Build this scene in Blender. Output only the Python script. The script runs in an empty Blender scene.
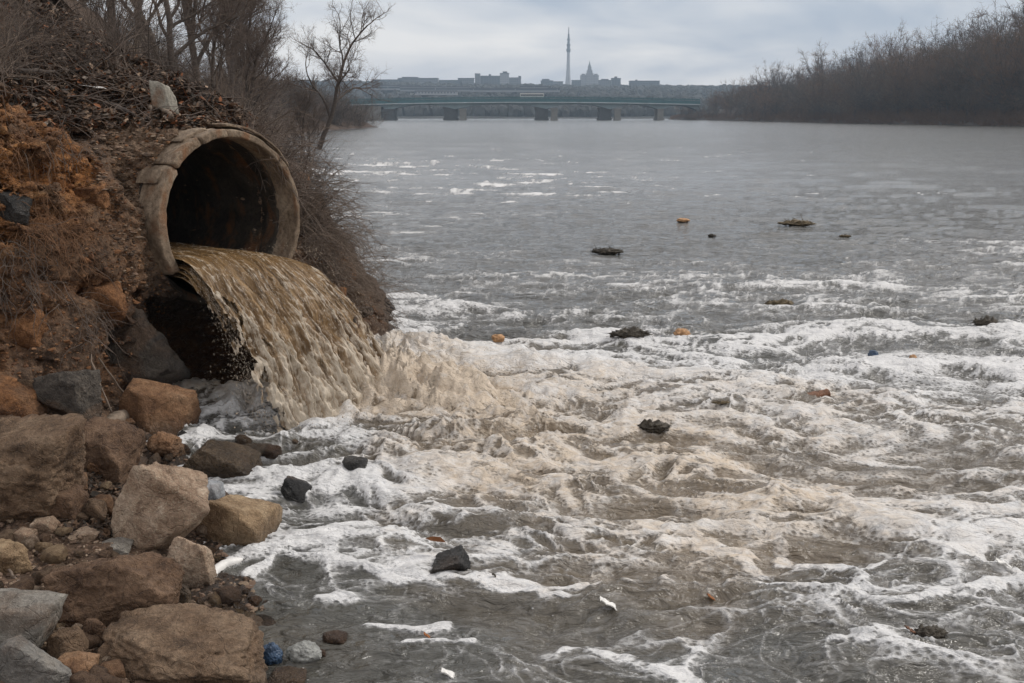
import bpy, bmesh, math, random
import numpy as np
from mathutils import Vector, Matrix
from mathutils.bvhtree import BVHTree

# ------------------------------------------------------------------ camera, world, sun, exposure
scene = bpy.context.scene
COL = scene.collection
R = math.radians
CAM_H, PITCH, FPX, U0, V0 = 3.0, R(12.77), 1000.0, 512.0, 341.5
cam_d = bpy.data.cameras.new('camera'); cam = bpy.data.objects.new('camera', cam_d); COL.objects.link(cam)
cam_d.sensor_width = 36.0; cam_d.lens = 36.0 * FPX / 1024.0
cam_d.clip_start = 0.05; cam_d.clip_end = 20000
cam.location = (0, 0, CAM_H); cam.rotation_euler = (R(90) - PITCH, 0, 0)
scene.camera = cam
scene.view_settings.view_transform = 'Standard'; scene.view_settings.look = 'None'
scene.view_settings.exposure = 0.36; scene.view_settings.gamma = 1.0
scene.view_settings.use_curve_mapping = False
scene.cycles.use_denoising = True
scene.cycles.max_bounces = 6
scene.cycles.volume_bounces = 0

SUN_EL, SUN_AZ = R(42), R(68)      # azimuth clockwise from +Y
sd = bpy.data.lights.new('sun', 'SUN'); sun = bpy.data.objects.new('sun', sd); COL.objects.link(sun)
sd.energy = 1.5; sd.angle = R(14); sd.color = (1.0, 0.96, 0.9)
_dir = Vector((math.sin(SUN_AZ) * math.cos(SUN_EL), math.cos(SUN_AZ) * math.cos(SUN_EL), math.sin(SUN_EL)))
sun.rotation_euler = (-_dir).to_track_quat('-Z', 'Y').to_euler()
sun.location = (30, 10, 40)

world = bpy.data.worlds.new('World'); scene.world = world; world.use_nodes = True
nt = world.node_tree; nt.nodes.clear()
def N(tree, typ, **kw):
    n = tree.nodes.new(typ)
    for k, v in kw.items(): setattr(n, k, v)
    return n
wo = N(nt, 'ShaderNodeOutputWorld'); bgd = N(nt, 'ShaderNodeBackground')
sky = N(nt, 'ShaderNodeTexSky', sky_type='NISHITA', sun_disc=False)
sky.sun_elevation = SUN_EL; sky.sun_rotation = SUN_AZ; sky.air_density = 1.0; sky.dust_density = 3.0
tc = N(nt, 'ShaderNodeTexCoord'); sep = N(nt, 'ShaderNodeSeparateXYZ'); nt.links.new(tc.outputs['Generated'], sep.inputs[0])
# cloud layers: direction stretched so that the bands lie flat above the horizon
mp = N(nt, 'ShaderNodeMapping'); mp.inputs['Scale'].default_value = (4.6, 4.6, 17.0); mp.inputs['Location'].default_value = (1.3, 0.4, 2.2)
nt.links.new(tc.outputs['Generated'], mp.inputs[0])
n1 = N(nt, 'ShaderNodeTexNoise'); n1.inputs['Scale'].default_value = 1.0; n1.inputs['Detail'].default_value = 5; n1.inputs['Roughness'].default_value = 0.5; n1.inputs['Distortion'].default_value = 0.35
nt.links.new(mp.outputs[0], n1.inputs['Vector'])
rp = N(nt, 'ShaderNodeValToRGB'); rp.color_ramp.elements[0].position = 0.36; rp.color_ramp.elements[1].position = 0.64
rp.color_ramp.elements[0].color = (0.44, 0.475, 0.555, 1); rp.color_ramp.elements[1].color = (1.02, 0.955, 0.895, 1)
nt.links.new(n1.outputs['Fac'], rp.inputs[0])
# brighter towards the zenith, as an overcast sky is
mr = N(nt, 'ShaderNodeMapRange'); mr.inputs['From Min'].default_value = 0.1; mr.inputs['From Max'].default_value = 0.9
mr.inputs['To Min'].default_value = 1.0; mr.inputs['To Max'].default_value = 1.15
nt.links.new(sep.outputs['Z'], mr.inputs['Value'])
sc1 = N(nt, 'ShaderNodeVectorMath', operation='SCALE'); nt.links.new(rp.outputs[0], sc1.inputs[0]); nt.links.new(mr.outputs[0], sc1.inputs['Scale'])
sc2 = N(nt, 'ShaderNodeVectorMath', operation='SCALE'); nt.links.new(sky.outputs[0], sc2.inputs[0]); sc2.inputs['Scale'].default_value = 0.1
mx = N(nt, 'ShaderNodeMix', data_type='RGBA'); mx.inputs['Factor'].default_value = 0.90
nt.links.new(sc2.outputs[0], mx.inputs['A']); nt.links.new(sc1.outputs[0], mx.inputs['B'])
nt.links.new(mx.outputs['Result'], bgd.inputs['Color']); bgd.inputs['Strength'].default_value = 1.0
nt.links.new(bgd.outputs[0], wo.inputs['Surface'])

# ------------------------------------------------------------------ helpers
SP, CP = math.sin(PITCH), math.cos(PITCH)
def at(u, v, Y):
    """the point seen at image position (u, v) at forward distance Y"""
    a, b = (u - U0) / FPX, (v - V0) / FPX
    dy = CP - b * SP
    return Vector((a / dy * Y, Y, CAM_H - (SP + b * CP) / dy * Y))
def W(u, v, z=0.0):
    """the point seen at (u, v) on the level z"""
    b = (v - V0) / FPX
    return at(u, v, (CAM_H - z) * (CP - b * SP) / (SP + b * CP))
def ray(u, v):
    return (at(u, v, 10.0) - Vector((0, 0, CAM_H))).normalized()

def tag(o, label=None, cat=None, group=None, kind=None):
    if label: o['label'] = label
    if cat: o['category'] = cat
    if group: o['group'] = group
    if kind: o['kind'] = kind
    return o
def link(name, me, parent=None, mat=None):
    o = bpy.data.objects.new(name, me); COL.objects.link(o)
    if parent is not None: o.parent = parent
    if mat is not None and me is not None and not me.materials: me.materials.append(mat)
    return o
def empty(name, loc=(0, 0, 0), rz=0):
    o = bpy.data.objects.new(name, None); COL.objects.link(o); o.location = loc; o.rotation_euler[2] = rz
    o.empty_display_size = 0.1
    return o
def np_mesh(name, verts, faces, smooth=True, attrs=None):
    """verts (n,3); faces (m,k) array with one k"""
    verts = np.asarray(verts, dtype=np.float32); faces = np.asarray(faces, dtype=np.int32)
    me = bpy.data.meshes.new(name)
    m, k = faces.shape
    me.vertices.add(len(verts)); me.vertices.foreach_set('co', verts.ravel())
    me.loops.add(m * k); me.loops.foreach_set('vertex_index', faces.ravel())
    me.polygons.add(m); me.polygons.foreach_set('loop_start', np.arange(0, m * k, k, dtype=np.int32))
    me.polygons.foreach_set('loop_total', np.full(m, k, dtype=np.int32))
    me.polygons.foreach_set('use_smooth', np.full(m, smooth, dtype=bool))
    if attrs:
        for an, av in attrs.items():
            a = me.attributes.new(an, 'FLOAT', 'POINT'); a.data.foreach_set('value', np.asarray(av, dtype=np.float32).ravel())
    me.update(calc_edges=True); me.validate()
    return me
def grid_faces(nr, nc):
    i = np.arange(nr - 1)[:, None] * nc + np.arange(nc - 1)[None, :]
    i = i.ravel()
    return np.stack([i, i + 1, i + nc + 1, i + nc], 1)

_rng = np.random.RandomState(7)
_perm = _rng.permutation(256).astype(np.int32); _perm = np.concatenate([_perm, _perm, _perm])
_g = _rng.normal(size=(256, 3)).astype(np.float32); _g /= np.linalg.norm(_g, axis=1)[:, None]
def perlin(x, y, z, seed=0):
    x = np.asarray(x, np.float32) + seed * 17.31; y = np.asarray(y, np.float32) + seed * 5.77; z = np.asarray(z, np.float32) + seed * 9.13
    x, y, z = np.broadcast_arrays(x, y, z)
    xi = np.floor(x).astype(np.int32); yi = np.floor(y).astype(np.int32); zi = np.floor(z).astype(np.int32)
    xf = x - xi; yf = y - yi; zf = z - zi
    u = xf * xf * xf * (xf * (xf * 6 - 15) + 10); v = yf * yf * yf * (yf * (yf * 6 - 15) + 10); w = zf * zf * zf * (zf * (zf * 6 - 15) + 10)
    out = 0
    for dx in (0, 1):
        wx = u if dx else 1 - u
        px = _perm[(xi + dx) & 255]
        for dy in (0, 1):
            wy = v if dy else 1 - v
            py = _perm[px + ((yi + dy) & 255)]
            for dz in (0, 1):
                wz = w if dz else 1 - w
                g = _g[_perm[py + ((zi + dz) & 255)]]
                out = out + wx * wy * wz * (g[..., 0] * (xf - dx) + g[..., 1] * (yf - dy) + g[..., 2] * (zf - dz))
    return out * 1.5
def fbm(x, y, z, oct=4, seed=0, gain=0.5, lac=2.03):
    s = 0; a = 1.0; f = 1.0; t = 0
    for i in range(oct):
        s = s + a * perlin(x * f, y * f, z * f, seed + i * 3.7); t += a; a *= gain; f *= lac
    return s / t
def ridged(x, y, z, oct=4, seed=0, gain=0.5, lac=2.03):
    s = 0; a = 1.0; f = 1.0; t = 0
    for i in range(oct):
        n = 1 - np.abs(perlin(x * f, y * f, z * f, seed + i * 3.7)) * 2.0
        s = s + a * n; t += a; a *= gain; f *= lac
    return s / t
def cell(x, y, z, seed=0):
    """Worley F1, F2 and a random value of the nearest cell"""
    x = np.asarray(x, np.float32); y = np.asarray(y, np.float32); z = np.asarray(z, np.float32)
    xi = np.floor(x).astype(np.int32); yi = np.floor(y).astype(np.int32); zi = np.floor(z).astype(np.int32)
    f1 = np.full(x.shape, 9.0, np.float32); f2 = f1.copy(); idv = np.zeros(x.shape, np.float32)
    for dx in (-1, 0, 1):
        for dy in (-1, 0, 1):
            for dz in (-1, 0, 1):
                h = _perm[_perm[_perm[(xi + dx + seed) & 255] + ((yi + dy) & 255)] + ((zi + dz) & 255)]
                r1 = _g[h]
                px = xi + dx + 0.5 + r1[..., 0] * 0.6; py = yi + dy + 0.5 + r1[..., 1] * 0.6; pz = zi + dz + 0.5 + r1[..., 2] * 0.6
                d = np.sqrt((px - x) ** 2 + (py - y) ** 2 + (pz - z) ** 2)
                c = d < f1
                f2 = np.where(c, f1, np.minimum(f2, d)); f1 = np.where(c, d, f1); idv = np.where(c, h / 255.0, idv)
    return f1, f2, idv
def sstep(a, b, x):
    t = np.clip((x - a) / (b - a), 0, 1); return t * t * (3 - 2 * t)

# ------------------------------------------------------------------ materials
def new_mat(name):
    m = bpy.data.materials.new(name); m.use_nodes = True; t = m.node_tree
    b = t.nodes['Principled BSDF']
    return m, t, b
def L(t, a, b): t.links.new(a, b)
def noise(t, vec, scale, detail=5, rough=0.55, dist=0.0):
    n = N(t, 'ShaderNodeTexNoise'); n.inputs['Scale'].default_value = scale; n.inputs['Detail'].default_value = detail
    n.inputs['Roughness'].default_value = rough; n.inputs['Distortion'].default_value = dist
    if vec is not None: L(t, vec, n.inputs['Vector'])
    return n.outputs['Fac']
def ramp(t, fac, stops):
    r = N(t, 'ShaderNodeValToRGB'); e = r.color_ramp.elements
    while len(e) < len(stops): e.new(0.5)
    for i, (p, c) in enumerate(stops):
        e[i].position = p; e[i].color = tuple(c) + (1,) if len(c) == 3 else c
    if fac is not None: L(t, fac, r.inputs[0])
    return r.outputs[0]
def mapr(t, val, a, b, c=0.0, d=1.0):
    m = N(t, 'ShaderNodeMapRange'); m.inputs['From Min'].default_value = a; m.inputs['From Max'].default_value = b
    m.inputs['To Min'].default_value = c; m.inputs['To Max'].default_value = d; L(t, val, m.inputs['Value']); return m.outputs[0]
def mixc(t, f, a, b):
    m = N(t, 'ShaderNodeMix', data_type='RGBA')
    for s, x in (('Factor', f), ('A', a), ('B', b)):
        if isinstance(x, (int, float)): m.inputs[s].default_value = x
        elif isinstance(x, (tuple, list)): m.inputs[s].default_value = tuple(x) + (1,) if len(x) == 3 else x
        else: L(t, x, m.inputs[s])
    return m.outputs['Result']
def math_(t, op, a, b=0.0, clamp=False):
    m = N(t, 'ShaderNodeMath', operation=op); m.use_clamp = clamp
    for i, x in enumerate((a, b)):
        if isinstance(x, (int, float)): m.inputs[i].default_value = x
        else: L(t, x, m.inputs[i])
    return m.outputs[0]
def bump(t, h, strength, dist, normal=None):
    b = N(t, 'ShaderNodeBump'); b.inputs['Strength'].default_value = strength; b.inputs['Distance'].default_value = dist
    L(t, h, b.inputs['Height'])
    if normal is not None: L(t, normal, b.inputs['Normal'])
    return b.outputs[0]
def geo_pos(t): return N(t, 'ShaderNodeNewGeometry').outputs['Position']
def attr(t, name):
    a = N(t, 'ShaderNodeAttribute'); a.attribute_name = name; return a.outputs['Fac']
def mapping(t, vec, scale=(1, 1, 1), rot=(0, 0, 0)):
    m = N(t, 'ShaderNodeMapping'); m.inputs['Scale'].default_value = scale; m.inputs['Rotation'].default_value = rot
    L(t, vec, m.inputs[0]); return m.outputs[0]

_plain = {}
def flat(name, col, rough=0.8, var=0.25, scale=6.0, bmp=0.0, spec=0.3, obvar=0.0):
    """a plain coloured material with some mottling"""
    if name in _plain: return _plain[name]
    m, t, b = new_mat(name)
    tcn = N(t, 'ShaderNodeTexCoord').outputs['Object']
    n = noise(t, tcn, scale, 5, 0.6)
    c1 = tuple(c * (1 - var) for c in col); c2 = tuple(min(1, c * (1 + var)) for c in col)
    oi = N(t, 'ShaderNodeObjectInfo')
    L(t, mixc(t, mapr(t, oi.outputs['Random'], 0, 1, 0.0, obvar), ramp(t, n, [(0.3, c1), (0.7, c2)]), tuple(c * .35 for c in col)), b.inputs['Base Color'])
    b.inputs['Roughness'].default_value = rough; b.inputs['Specular IOR Level'].default_value = spec
    if bmp: L(t, bump(t, n, bmp, 0.05), b.inputs['Normal'])
    _plain[name] = m
    return m

def rock_mat(name, c1, c2, c3, rough=0.8, wet=0.0, scale=1.0, strata=0.0):
    if name in _plain: return _plain[name]
    m, t, b = new_mat(name)
    oc = N(t, 'ShaderNodeTexCoord').outputs['Object']
    info = N(t, 'ShaderNodeObjectInfo')
    addv = N(t, 'ShaderNodeVectorMath', operation='ADD'); L(t, oc, addv.inputs[0]); L(t, info.outputs['Location'], addv.inputs[1])
    p = addv.outputs[0]
    n1 = noise(t, p, 4.0 * scale, 9, 0.68, 0.3)
    base = ramp(t, n1, [(0.36, c1), (0.5, c2), (0.62, c3)])
    nd = noise(t, p, 1.7 * scale, 6, 0.6, 0.6)
    base = mixc(t, mapr(t, nd, 0.52, 0.62, 0.0, 0.60), base, (0.175, 0.105, 0.062))   # clay smeared over the stone
    n2 = noise(t, p, 26 * scale, 6, 0.7)
    base = mixc(t, mapr(t, n2, 0.35, 0.6, 0.55, 0.0), base, tuple(c * 0.45 for c in c1))
    n3 = noise(t, p, 90 * scale, 3, 0.6)
    base = mixc(t, mapr(t, n3, 0.55, 0.72, 0.0, 0.35), base, tuple(min(.8, c * 1.7) for c in c3))
    # soil left on faces that look up, damp near the waterline
    ge = N(t, 'ShaderNodeNewGeometry'); sp = N(t, 'ShaderNodeSeparateXYZ'); L(t, ge.outputs['Position'], sp.inputs[0])
    zz = math_(t, 'ADD', sp.outputs['Z'], math_(t, 'MULTIPLY', n1, -0.12))
    damp = mapr(t, zz, 0.0, 0.16, 1.0, 0.0)
    damp = math_(t, 'MAXIMUM', damp, wet)
    base = mixc(t, math_(t, 'MULTIPLY', damp, 0.62), base, tuple(c * 0.22 for c in c1))
    L(t, base, b.inputs['Base Color'])
    L(t, mapr(t, damp, 0, 1, rough, 0.22), b.inputs['Roughness'])
    b.inputs['Specular IOR Level'].default_value = 0.35
    vo = N(t, 'ShaderNodeTexVoronoi', feature='DISTANCE_TO_EDGE'); vo.inputs['Scale'].default_value = 5 * scale
    wv = N(t, 'ShaderNodeVectorMath', operation='ADD'); L(t, p, wv.inputs[0])
    nn = N(t, 'ShaderNodeTexNoise'); nn.inputs['Scale'].default_value = 4 * scale; L(t, p, nn.inputs['Vector'])
    scv = N(t, 'ShaderNodeVectorMath', operation='SCALE'); L(t, nn.outputs['Color'], scv.inputs[0]); scv.inputs['Scale'].default_value = 0.5
    L(t, scv.outputs[0], wv.inputs[1]); L(t, wv.outputs[0], vo.inputs['Vector'])
    crack = mapr(t, vo.outputs['Distance'], 0.0, 0.03, 0.0, 1.0)
    h = math_(t, 'ADD', math_(t, 'MULTIPLY', n1, 1.0), math_(t, 'MULTIPLY', n2, 0.5))
    h = math_(t, 'ADD', h, math_(t, 'MULTIPLY', crack, 0.12))
    h = math_(t, 'ADD', h, math_(t, 'MULTIPLY', n3, 0.15))
    L(t, bump(t, h, 1.0, 0.07), b.inputs['Normal'])
    _plain[name] = m
    return m
# ------------------------------------------------------------------ pipe frame
PC = Vector((-2.97, 10.72, 1.90))
PN = Vector((0.819, -0.574, 0.0)); PT = Vector((0.574, 0.819, 0.0))
R_OUT, R_IN = 0.955, 0.875
def pl(a, s, z):
    """pipe frame: a across to the right, s back into the bank, z up from the axis"""
    return PC + PT * a - PN * s + Vector((0, 0, z))

# ------------------------------------------------------------------ river
SHORE = [(-0.3, 2.0), (-0.75, 3.2), (-1.0, 4.3), (-1.35, 5.2), (-1.85, 5.95), (-2.1, 6.9), (-2.6, 8.0), (-3.15, 9.0), (-3.6, 9.8),
         (-2.9, 11.6), (-2.35, 12.6), (-2.0, 15.4), (-3.3, 19), (-4.4, 26), (-8, 40), (-12.6, 60), (-19, 85), (-27, 120), (-35, 190), (-32, 250), (-60, 330), (-100, 600), (-130, 720), (-150, 900)]
def seg_dist(x, y, poly):
    """signed distance to the shoreline, positive on its left (inland) side"""
    best = np.full(x.shape, 1e9); sgn = np.ones(x.shape)
    for (x0, y0), (x1, y1) in zip(poly[:-1], poly[1:]):
        dx, dy = x1 - x0, y1 - y0; l2 = dx * dx + dy * dy
        t = np.clip(((x - x0) * dx + (y - y0) * dy) / l2, 0, 1)
        d = np.hypot(x - x0 - t * dx, y - y0 - t * dy)
        cr = dx * (y - y0) - dy * (x - x0)
        c = d < best
        best = np.where(c, d, best); sgn = np.where(c, np.where(cr >= 0, 1.0, -1.0), sgn)
    return best * sgn

def field(ctrl, X, Y, power=2.2, reg=0.15):
    """smooth blend of control values given at river positions"""
    qx, qy = X / np.maximum(Y, 1) * 3.0, 3.2 * np.log(Y)
    num = 0; den = 0
    for c in ctrl:
        p = W(c[0], c[1]); w = 1.0 / (((p.x / p.y * 3.0 - qx) ** 2 + (3.2 * math.log(p.y) - qy) ** 2) + reg * 0.1) ** power
        num = num + w[..., None] * np.array(c[2:]); den = den + w
    return num / den[..., None]

def build_river():
    vs = list(np.arange(1500.0, 820.0, -6.0)) + [820.0]
    while vs[-1] > 132: vs.append(vs[-1] - 1.25)
    while vs[-1] > 118.2: vs.append(vs[-1] - 0.55)
    ys = [W(512, v).y for v in vs] + [1300, 1800, 3000, 6000]
    ss = np.concatenate([np.arange(-1.6, -.80, .01), np.arange(-0.80, 0.8001, 0.00142), np.arange(.81, 1.8, .01)])
    Yg, Sg = np.meshgrid(np.array(ys), ss, indexing='ij'); Xg = Sg * Yg
    X, Y = Xg, Yg
    # u, v, foam, brown, turbulence
    ctrl = [(240, 430, .80, .15, .7), (300, 400, .70, .7, 1.0), (380, 400, .60, 1, 1.1), (450, 400, .60, .95, 1.0), (420, 360, .72, .6, .9), (370, 335, .8, .2, .5),
            (520, 350, .72, .35, .6), (560, 390, .70, .6, .7), (520, 430, .62, .8, .85), (600, 420, .70, .55, .6), (420, 450, .68, .6, .75), (660, 440, .66, .7, .5),
            (330, 440, .78, .2, .6), (340, 500, .86, .1, .4), (300, 530, .78, .1, .25), (400, 510, .70, .4, .4), (500, 480, .66, .7, .5), (600, 490, .66, .6, .45),
            (700, 470, .60, .7, .45), (800, 450, .62, .5, .4), (900, 440, .55, .4, .35), (1000, 430, .45, .4, .3), (700, 400, .66, .45, .4), (800, 400, .62, .5, .4),
            (620, 350, .64, .2, .35), (740, 350, .62, .1, .3), (850, 370, .60, .2, .3), (960, 380, .58, .2, .3), (900, 330, .54, .1, .25), (1000, 330, .54, .1, .25),
            (400, 300, .50, .0, .2), (500, 320, .50, .1, .3), (450, 280, .46, .0, .15), (560, 300, .50, .0, .2), (650, 300, .48, .0, .2), (700, 275, .46, .0, .15),
            (640, 268, .50, .0, .1), (690, 280, .48, .0, .1), (800, 262, .42, .0, .1), (930, 285, .50, .0, .1), (420, 285, .50, .0, .1), (800, 290, .50, .0, .2), (900, 295, .52, .0, .2), (1000, 270, .50, .0, .15), (860, 255, .48, .0, .15), (600, 250, .34, .0, .1), (500, 250, .40, .0, .1),
            (400, 255, .54, .0, .1), (380, 220, .52, .0, .05), (420, 200, .46, .0, .05), (600, 200, .38, .0, .05), (750, 220, .20, .0, .05), (900, 220, .20, .0, .1),
            (340, 170, .48, .0, .0), (500, 165, .38, .0, .0), (700, 165, .24, .0, .0), (900, 165, .05, .0, .0), (500, 135, .05, 0, 0), (900, 140, .0, 0, 0),
            (300, 590, .30, .1, .05), (260, 630, .05, .2, .02), (340, 650, .05, .2, .02), (420, 540, .56, .3, .25), (520, 540, .50, .35, .3), (620, 550, .50, .5, .3),
            (500, 600, .22, .3, .15), (420, 640, .34, .1, .1), (600, 640, .30, .25, .2), (700, 620, .40, .4, .25), (720, 560, .54, .6, .35), (830, 540, .46, .5, .35),
            (800, 600, .54, .3, .25), (900, 580, .58, .25, .25), (1000, 540, .58, .3, .25), (1000, 500, .56, .4, .3), (900, 490, .60, .5, .35), (820, 500, .58, .6, .35),
            (760, 640, .44, .15, .15), (900, 640, .38, .2, .2), (1000, 620, .46, .2, .2), (600, 680, .34, .2, .15), (900, 680, .24, .2, .15), (700, 680, .42, .1, .1),
            (560, 520, .5, .5, .4), (660, 520, .48, .6, .4), (750, 510, .46, .7, .4)]
    F = field(ctrl, np.clip(X, -40, 400), np.clip(Y, 3, 400))
    dens, brown, turb = F[..., 0], F[..., 1], F[..., 2]
    dens = dens - .12 * sstep(.45, .62, dens) * sstep(14, 9, Y) - .15 * sstep(11.5, 17, Y) * sstep(45, 25, Y) - .08 * sstep(20, 40, Y)
    near = sstep(75, 25, Y)
    # ---- waves: chop crests run across the view, piled up where the outflow lands
    fx, fy = X, Y
    wx = fbm(fx * .35, fy * .35, 0, 3, 11) * 1.3; wy = fbm(fx * .35, fy * .35, 4.0, 3, 12) * 0.9
    wx2 = fbm(fx * 1.6, fy * 1.6, 2.0, 3, 13) * .17; wy2 = fbm(fx * 1.6, fy * 1.6, 6.0, 3, 14) * .15
    ax, ay = fx + wx + wx2, fy + wy + wy2
    chop = 1 - np.abs(fbm(ax * .80, ay * 1.9, 0, 3, 20, .45)) * 3.2
    roll = fbm(ax * 1.0, ay * 2.4, 2, 3, 22, .5)
    bil = 1 - np.abs(fbm(ax * 1.7, ay * 3.2, 1.0, 3, 25, .45)) * 3.0
    fine = fbm(fx * 5, fy * 8, 0, 3, 30)
    swell = fbm(ax * .35, ay * 1.0, 0, 2, 40)
    long_ = sstep(0.0, 0.3, turb)
    tt_ = np.clip(turb, 0, 1) ** .75
    H = tt_ * (0.115 * (chop - .4) + 0.13 * roll + 0.065 * (bil - .4)) + 0.12 * swell * (0.35 + long_) + (0.012 + .014 * turb) * fine + .030 * fbm(fx * 2.2 + fy * .6, fy * 4.6 - fx * .5, 1, 3, 33, .55) + .030 * (ridged(ax * 1.0 + 3, ay * 2.6, 0, 3, 45, .45) - .5) * (1 - .4 * long_) * sstep(.0, .12, turb + .05)
    H *= near
    # mound of churned water where the outflow lands, lower away from it
    C0 = W(345, 395); mx_, my_ = X - C0.x, Y - C0.y
    m1 = np.exp(-((mx_ - .1) ** 2 / 0.9 ** 2 + (my_ - .1) ** 2 / .75 ** 2))
    C1 = W(455, 402); m2 = np.exp(-((X - C1.x) ** 2 / 0.75 ** 2 + (Y - C1.y) ** 2 / .5 ** 2))
    C2 = W(400, 362); m4 = np.exp(-((X - W(278, 405).x) ** 2 / .55 ** 2 + (Y - W(278, 405).y) ** 2 / .35 ** 2)); m3 = np.exp(-((X - C2.x) ** 2 / 0.8 ** 2 + (Y - C2.y) ** 2 / .8 ** 2))
    bub = 1 - np.abs(fbm(ax * 3.0, ay * 3.0, 3.0, 4, 55)) * 3.0
    mm = np.clip(m1 + m2 * .8 + m3 * .8, 0, 1.3)
    bub2 = 1 - np.abs(fbm(ax * 7.0, ay * 7.0, 5.0, 3, 57)) * 3.0
    lump = fbm(ax * 4.2, ay * 4.2, 8, 4, 58, .6)
    H += m1 * (.24 + .10 * bub + .06 * bub2 + .16 * lump + .10 * (bil - .4)) + m2 * (.09 + .09 * bub + .05 * bub2 + .16 * lump + .06 * bil) + m3 * (.12 + .07 * bub + .05 * bub2 + .14 * lump) + m4 * (.04 + .10 * bub + .06 * bub2)
    for (bu, bv, bh, br) in ((545, 365, .12, .45), (610, 372, .07, .4), (500, 425, .12, .4), (560, 385, .1, .35), (655, 462, .10, .35), (530, 455, .10, .35), (450, 435, .12, .35), (690, 405, .07, .5), (830, 545, -.05, .5), (735, 530, .06, .3),
                             (900, 400, .06, .5), (1010, 335, .08, .5), (860, 328, .06, .8), (640, 590, .06, .45), (760, 500, .05, .4)):
        p = W(bu, bv); rr = (X - p.x) ** 2 / (br * 1.2) ** 2 + (Y - p.y) ** 2 / (br * .75) ** 2
        H += bh * np.exp(-rr) * (.8 + .5 * bub * min(1, br * 2))
    # ---- foam: warped filaments that thicken into sheets with the density
    gx, gy = X + wx * 1.3 + wx2 * 1.2, (Y + wy * 1.2 + wy2 * 1.1) * 1.15
    r1 = 1 - np.abs(perlin(gx * .62, gy * 1.15, 0, 60)) * 2.6
    r2 = 1 - np.abs(perlin(gx * 1.5, gy * 2.6, 0, 61)) * 2.6
    r3 = 1 - np.abs(perlin(gx * 3.6, gy * 5.4, 0, 62)) * 2.4
    big = fbm(gx * .33, gy * .6, 0, 2, 63)
    mid = fbm(gx * 1.2, gy * 2.2, 0, 3, 64)
    farm = sstep(12, 34, Y)
    patch = np.clip(.62 + .85 * big + .5 * mid, .0, 1.35)
    D = dens * (.35 + .80 * patch)
    r4 = 1 - np.abs(perlin(gx * 2.3 + 5, gy * 6.0, 3, 67)) * 2.4
    lace = np.maximum(np.maximum(r1 - 1 + .66 * D, r2 - 1 + .58 * D), np.maximum(r3 - 1 + .34 * D, r4 - 1 + .46 * D))
    sheet = 1.15 * mid + .22 * big + 1.10 * D - .86 + .10 * (r3 - .4) + .25 * roll
    lace = lace - .16 * (1 - sstep(.04, .26, D))
    P = np.maximum(lace * .9, sheet)
    streak = 1.15 * fbm(X * .42 + wx * .5, Y * .85 + wy * .5, 0, 6, 66, .70) + .45 * fbm(X * .07, Y * .1, 0, 2, 78) + dens * 1.25 - .60 + .72 * fbm(X * .75 + wx, Y * 1.9 + wy, 3, 5, 69, .68) + .25 * r2 * dens
    P = P * (1 - farm) + streak * farm
    crest = np.clip(H * 3.0, -.15, .2) * near
    foam = P + crest * .9 * (1 - farm)
    # hand-placed sheets and tongues (river positions) that make this reach recognisable
    mid2 = fbm(gx * 2.8, gy * 3.8, 2, 3, 71, .6)
    def blob(pts, w, gain, k=1.0):
        nonlocal foam
        pw = [W(*p) for p in pts]
        d = np.full(X.shape, 1e9)
        for a, b in zip(pw[:-1], pw[1:]):
            dx, dy = b.x - a.x, (b.y - a.y); l2 = dx * dx + dy * dy * 4
            tt = np.clip(((X - a.x) * dx + (Y - a.y) * dy * 4) / l2, 0, 1)
            d = np.minimum(d, np.hypot(X - a.x - tt * dx, (Y - a.y - tt * dy) * 2.0))
        ww = w * (1.15 + 2.4 * mid + 1.6 * mid2 + .5 * (r3 - .3) + .4 * (r2 - .3))
        g = sstep(1.15, 0.10, d / np.maximum(ww, 1e-3))
        foam = np.maximum(foam, (gain * .8) * g - .30 * (1 - g) + .30 * mid + .45 * mid2 + g * .16 * (r3 - .4)) if gain > 0 else foam + g * gain
    for pts, w, g in [
        (((260, 555), (330, 560), (400, 578), (470, 580), (560, 592)), .16, .5), (((360, 520), (300, 545), (250, 575)), .12, .4),
        (((270, 585), (340, 598)), .14, .34), (((470, 578), (600, 582)), .10, .45), (((380, 560), (450, 545)), .03, .3),
        (((375, 622), (440, 627), (452, 618)), .13, .33), (((410, 640), (470, 640)), .11, .33),
        (((735, 555), (770, 585), (810, 590)), .14, .4), (((775, 535), (785, 565), (840, 575), (885, 560)), .07, .4),
        (((860, 600), (910, 608), (950, 590), (1024, 575)), .09, .4), (((800, 640), (850, 640), (880, 628), (960, 632)), .13, .33),
        (((590, 655), (625, 660), (640, 672)), .14, .32), (((655, 670), (690, 683)), .12, .32), (((680, 640), (700, 650)), .06, .3),
        (((940, 545), (985, 560), (1024, 570)), .12, .4),
        
        (((640, 520), (700, 540), (720, 560)), .10, .3), (((560, 440), (600, 452), (640, 448)), .12, .3),
        (((500, 470), (700, 462), (790, 480), (850, 482)), .16, .3), (((780, 440), (850, 455), (960, 470), (1024, 478)), .14, .3),
        (((640, 405), (680, 425), (760, 440)), .18, .3), (((760, 385), (900, 395), (1024, 400)), .16, .25)]:
        blob(pts, w, g)
    for pts, w, g in [(((690, 565), (640, 600), (600, 610)), .4, -.1), (((250, 625), (330, 640)), .4, -.5), (((800, 545), (870, 545)), .28, -.35), (((200, 570), (215, 575)), .2, -.3),
                      (((480, 528), (540, 530)), .2, -.3), (((420, 528), (470, 532)), .15, -.25), (((560, 305), (640, 310)), .5, -.2), (((900, 345), (1000, 345)), .4, -.15)]:
        blob(pts, w, g)
    foam = np.where(Y > 90, foam - sstep(90, 250, Y) * .6, foam)
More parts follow.
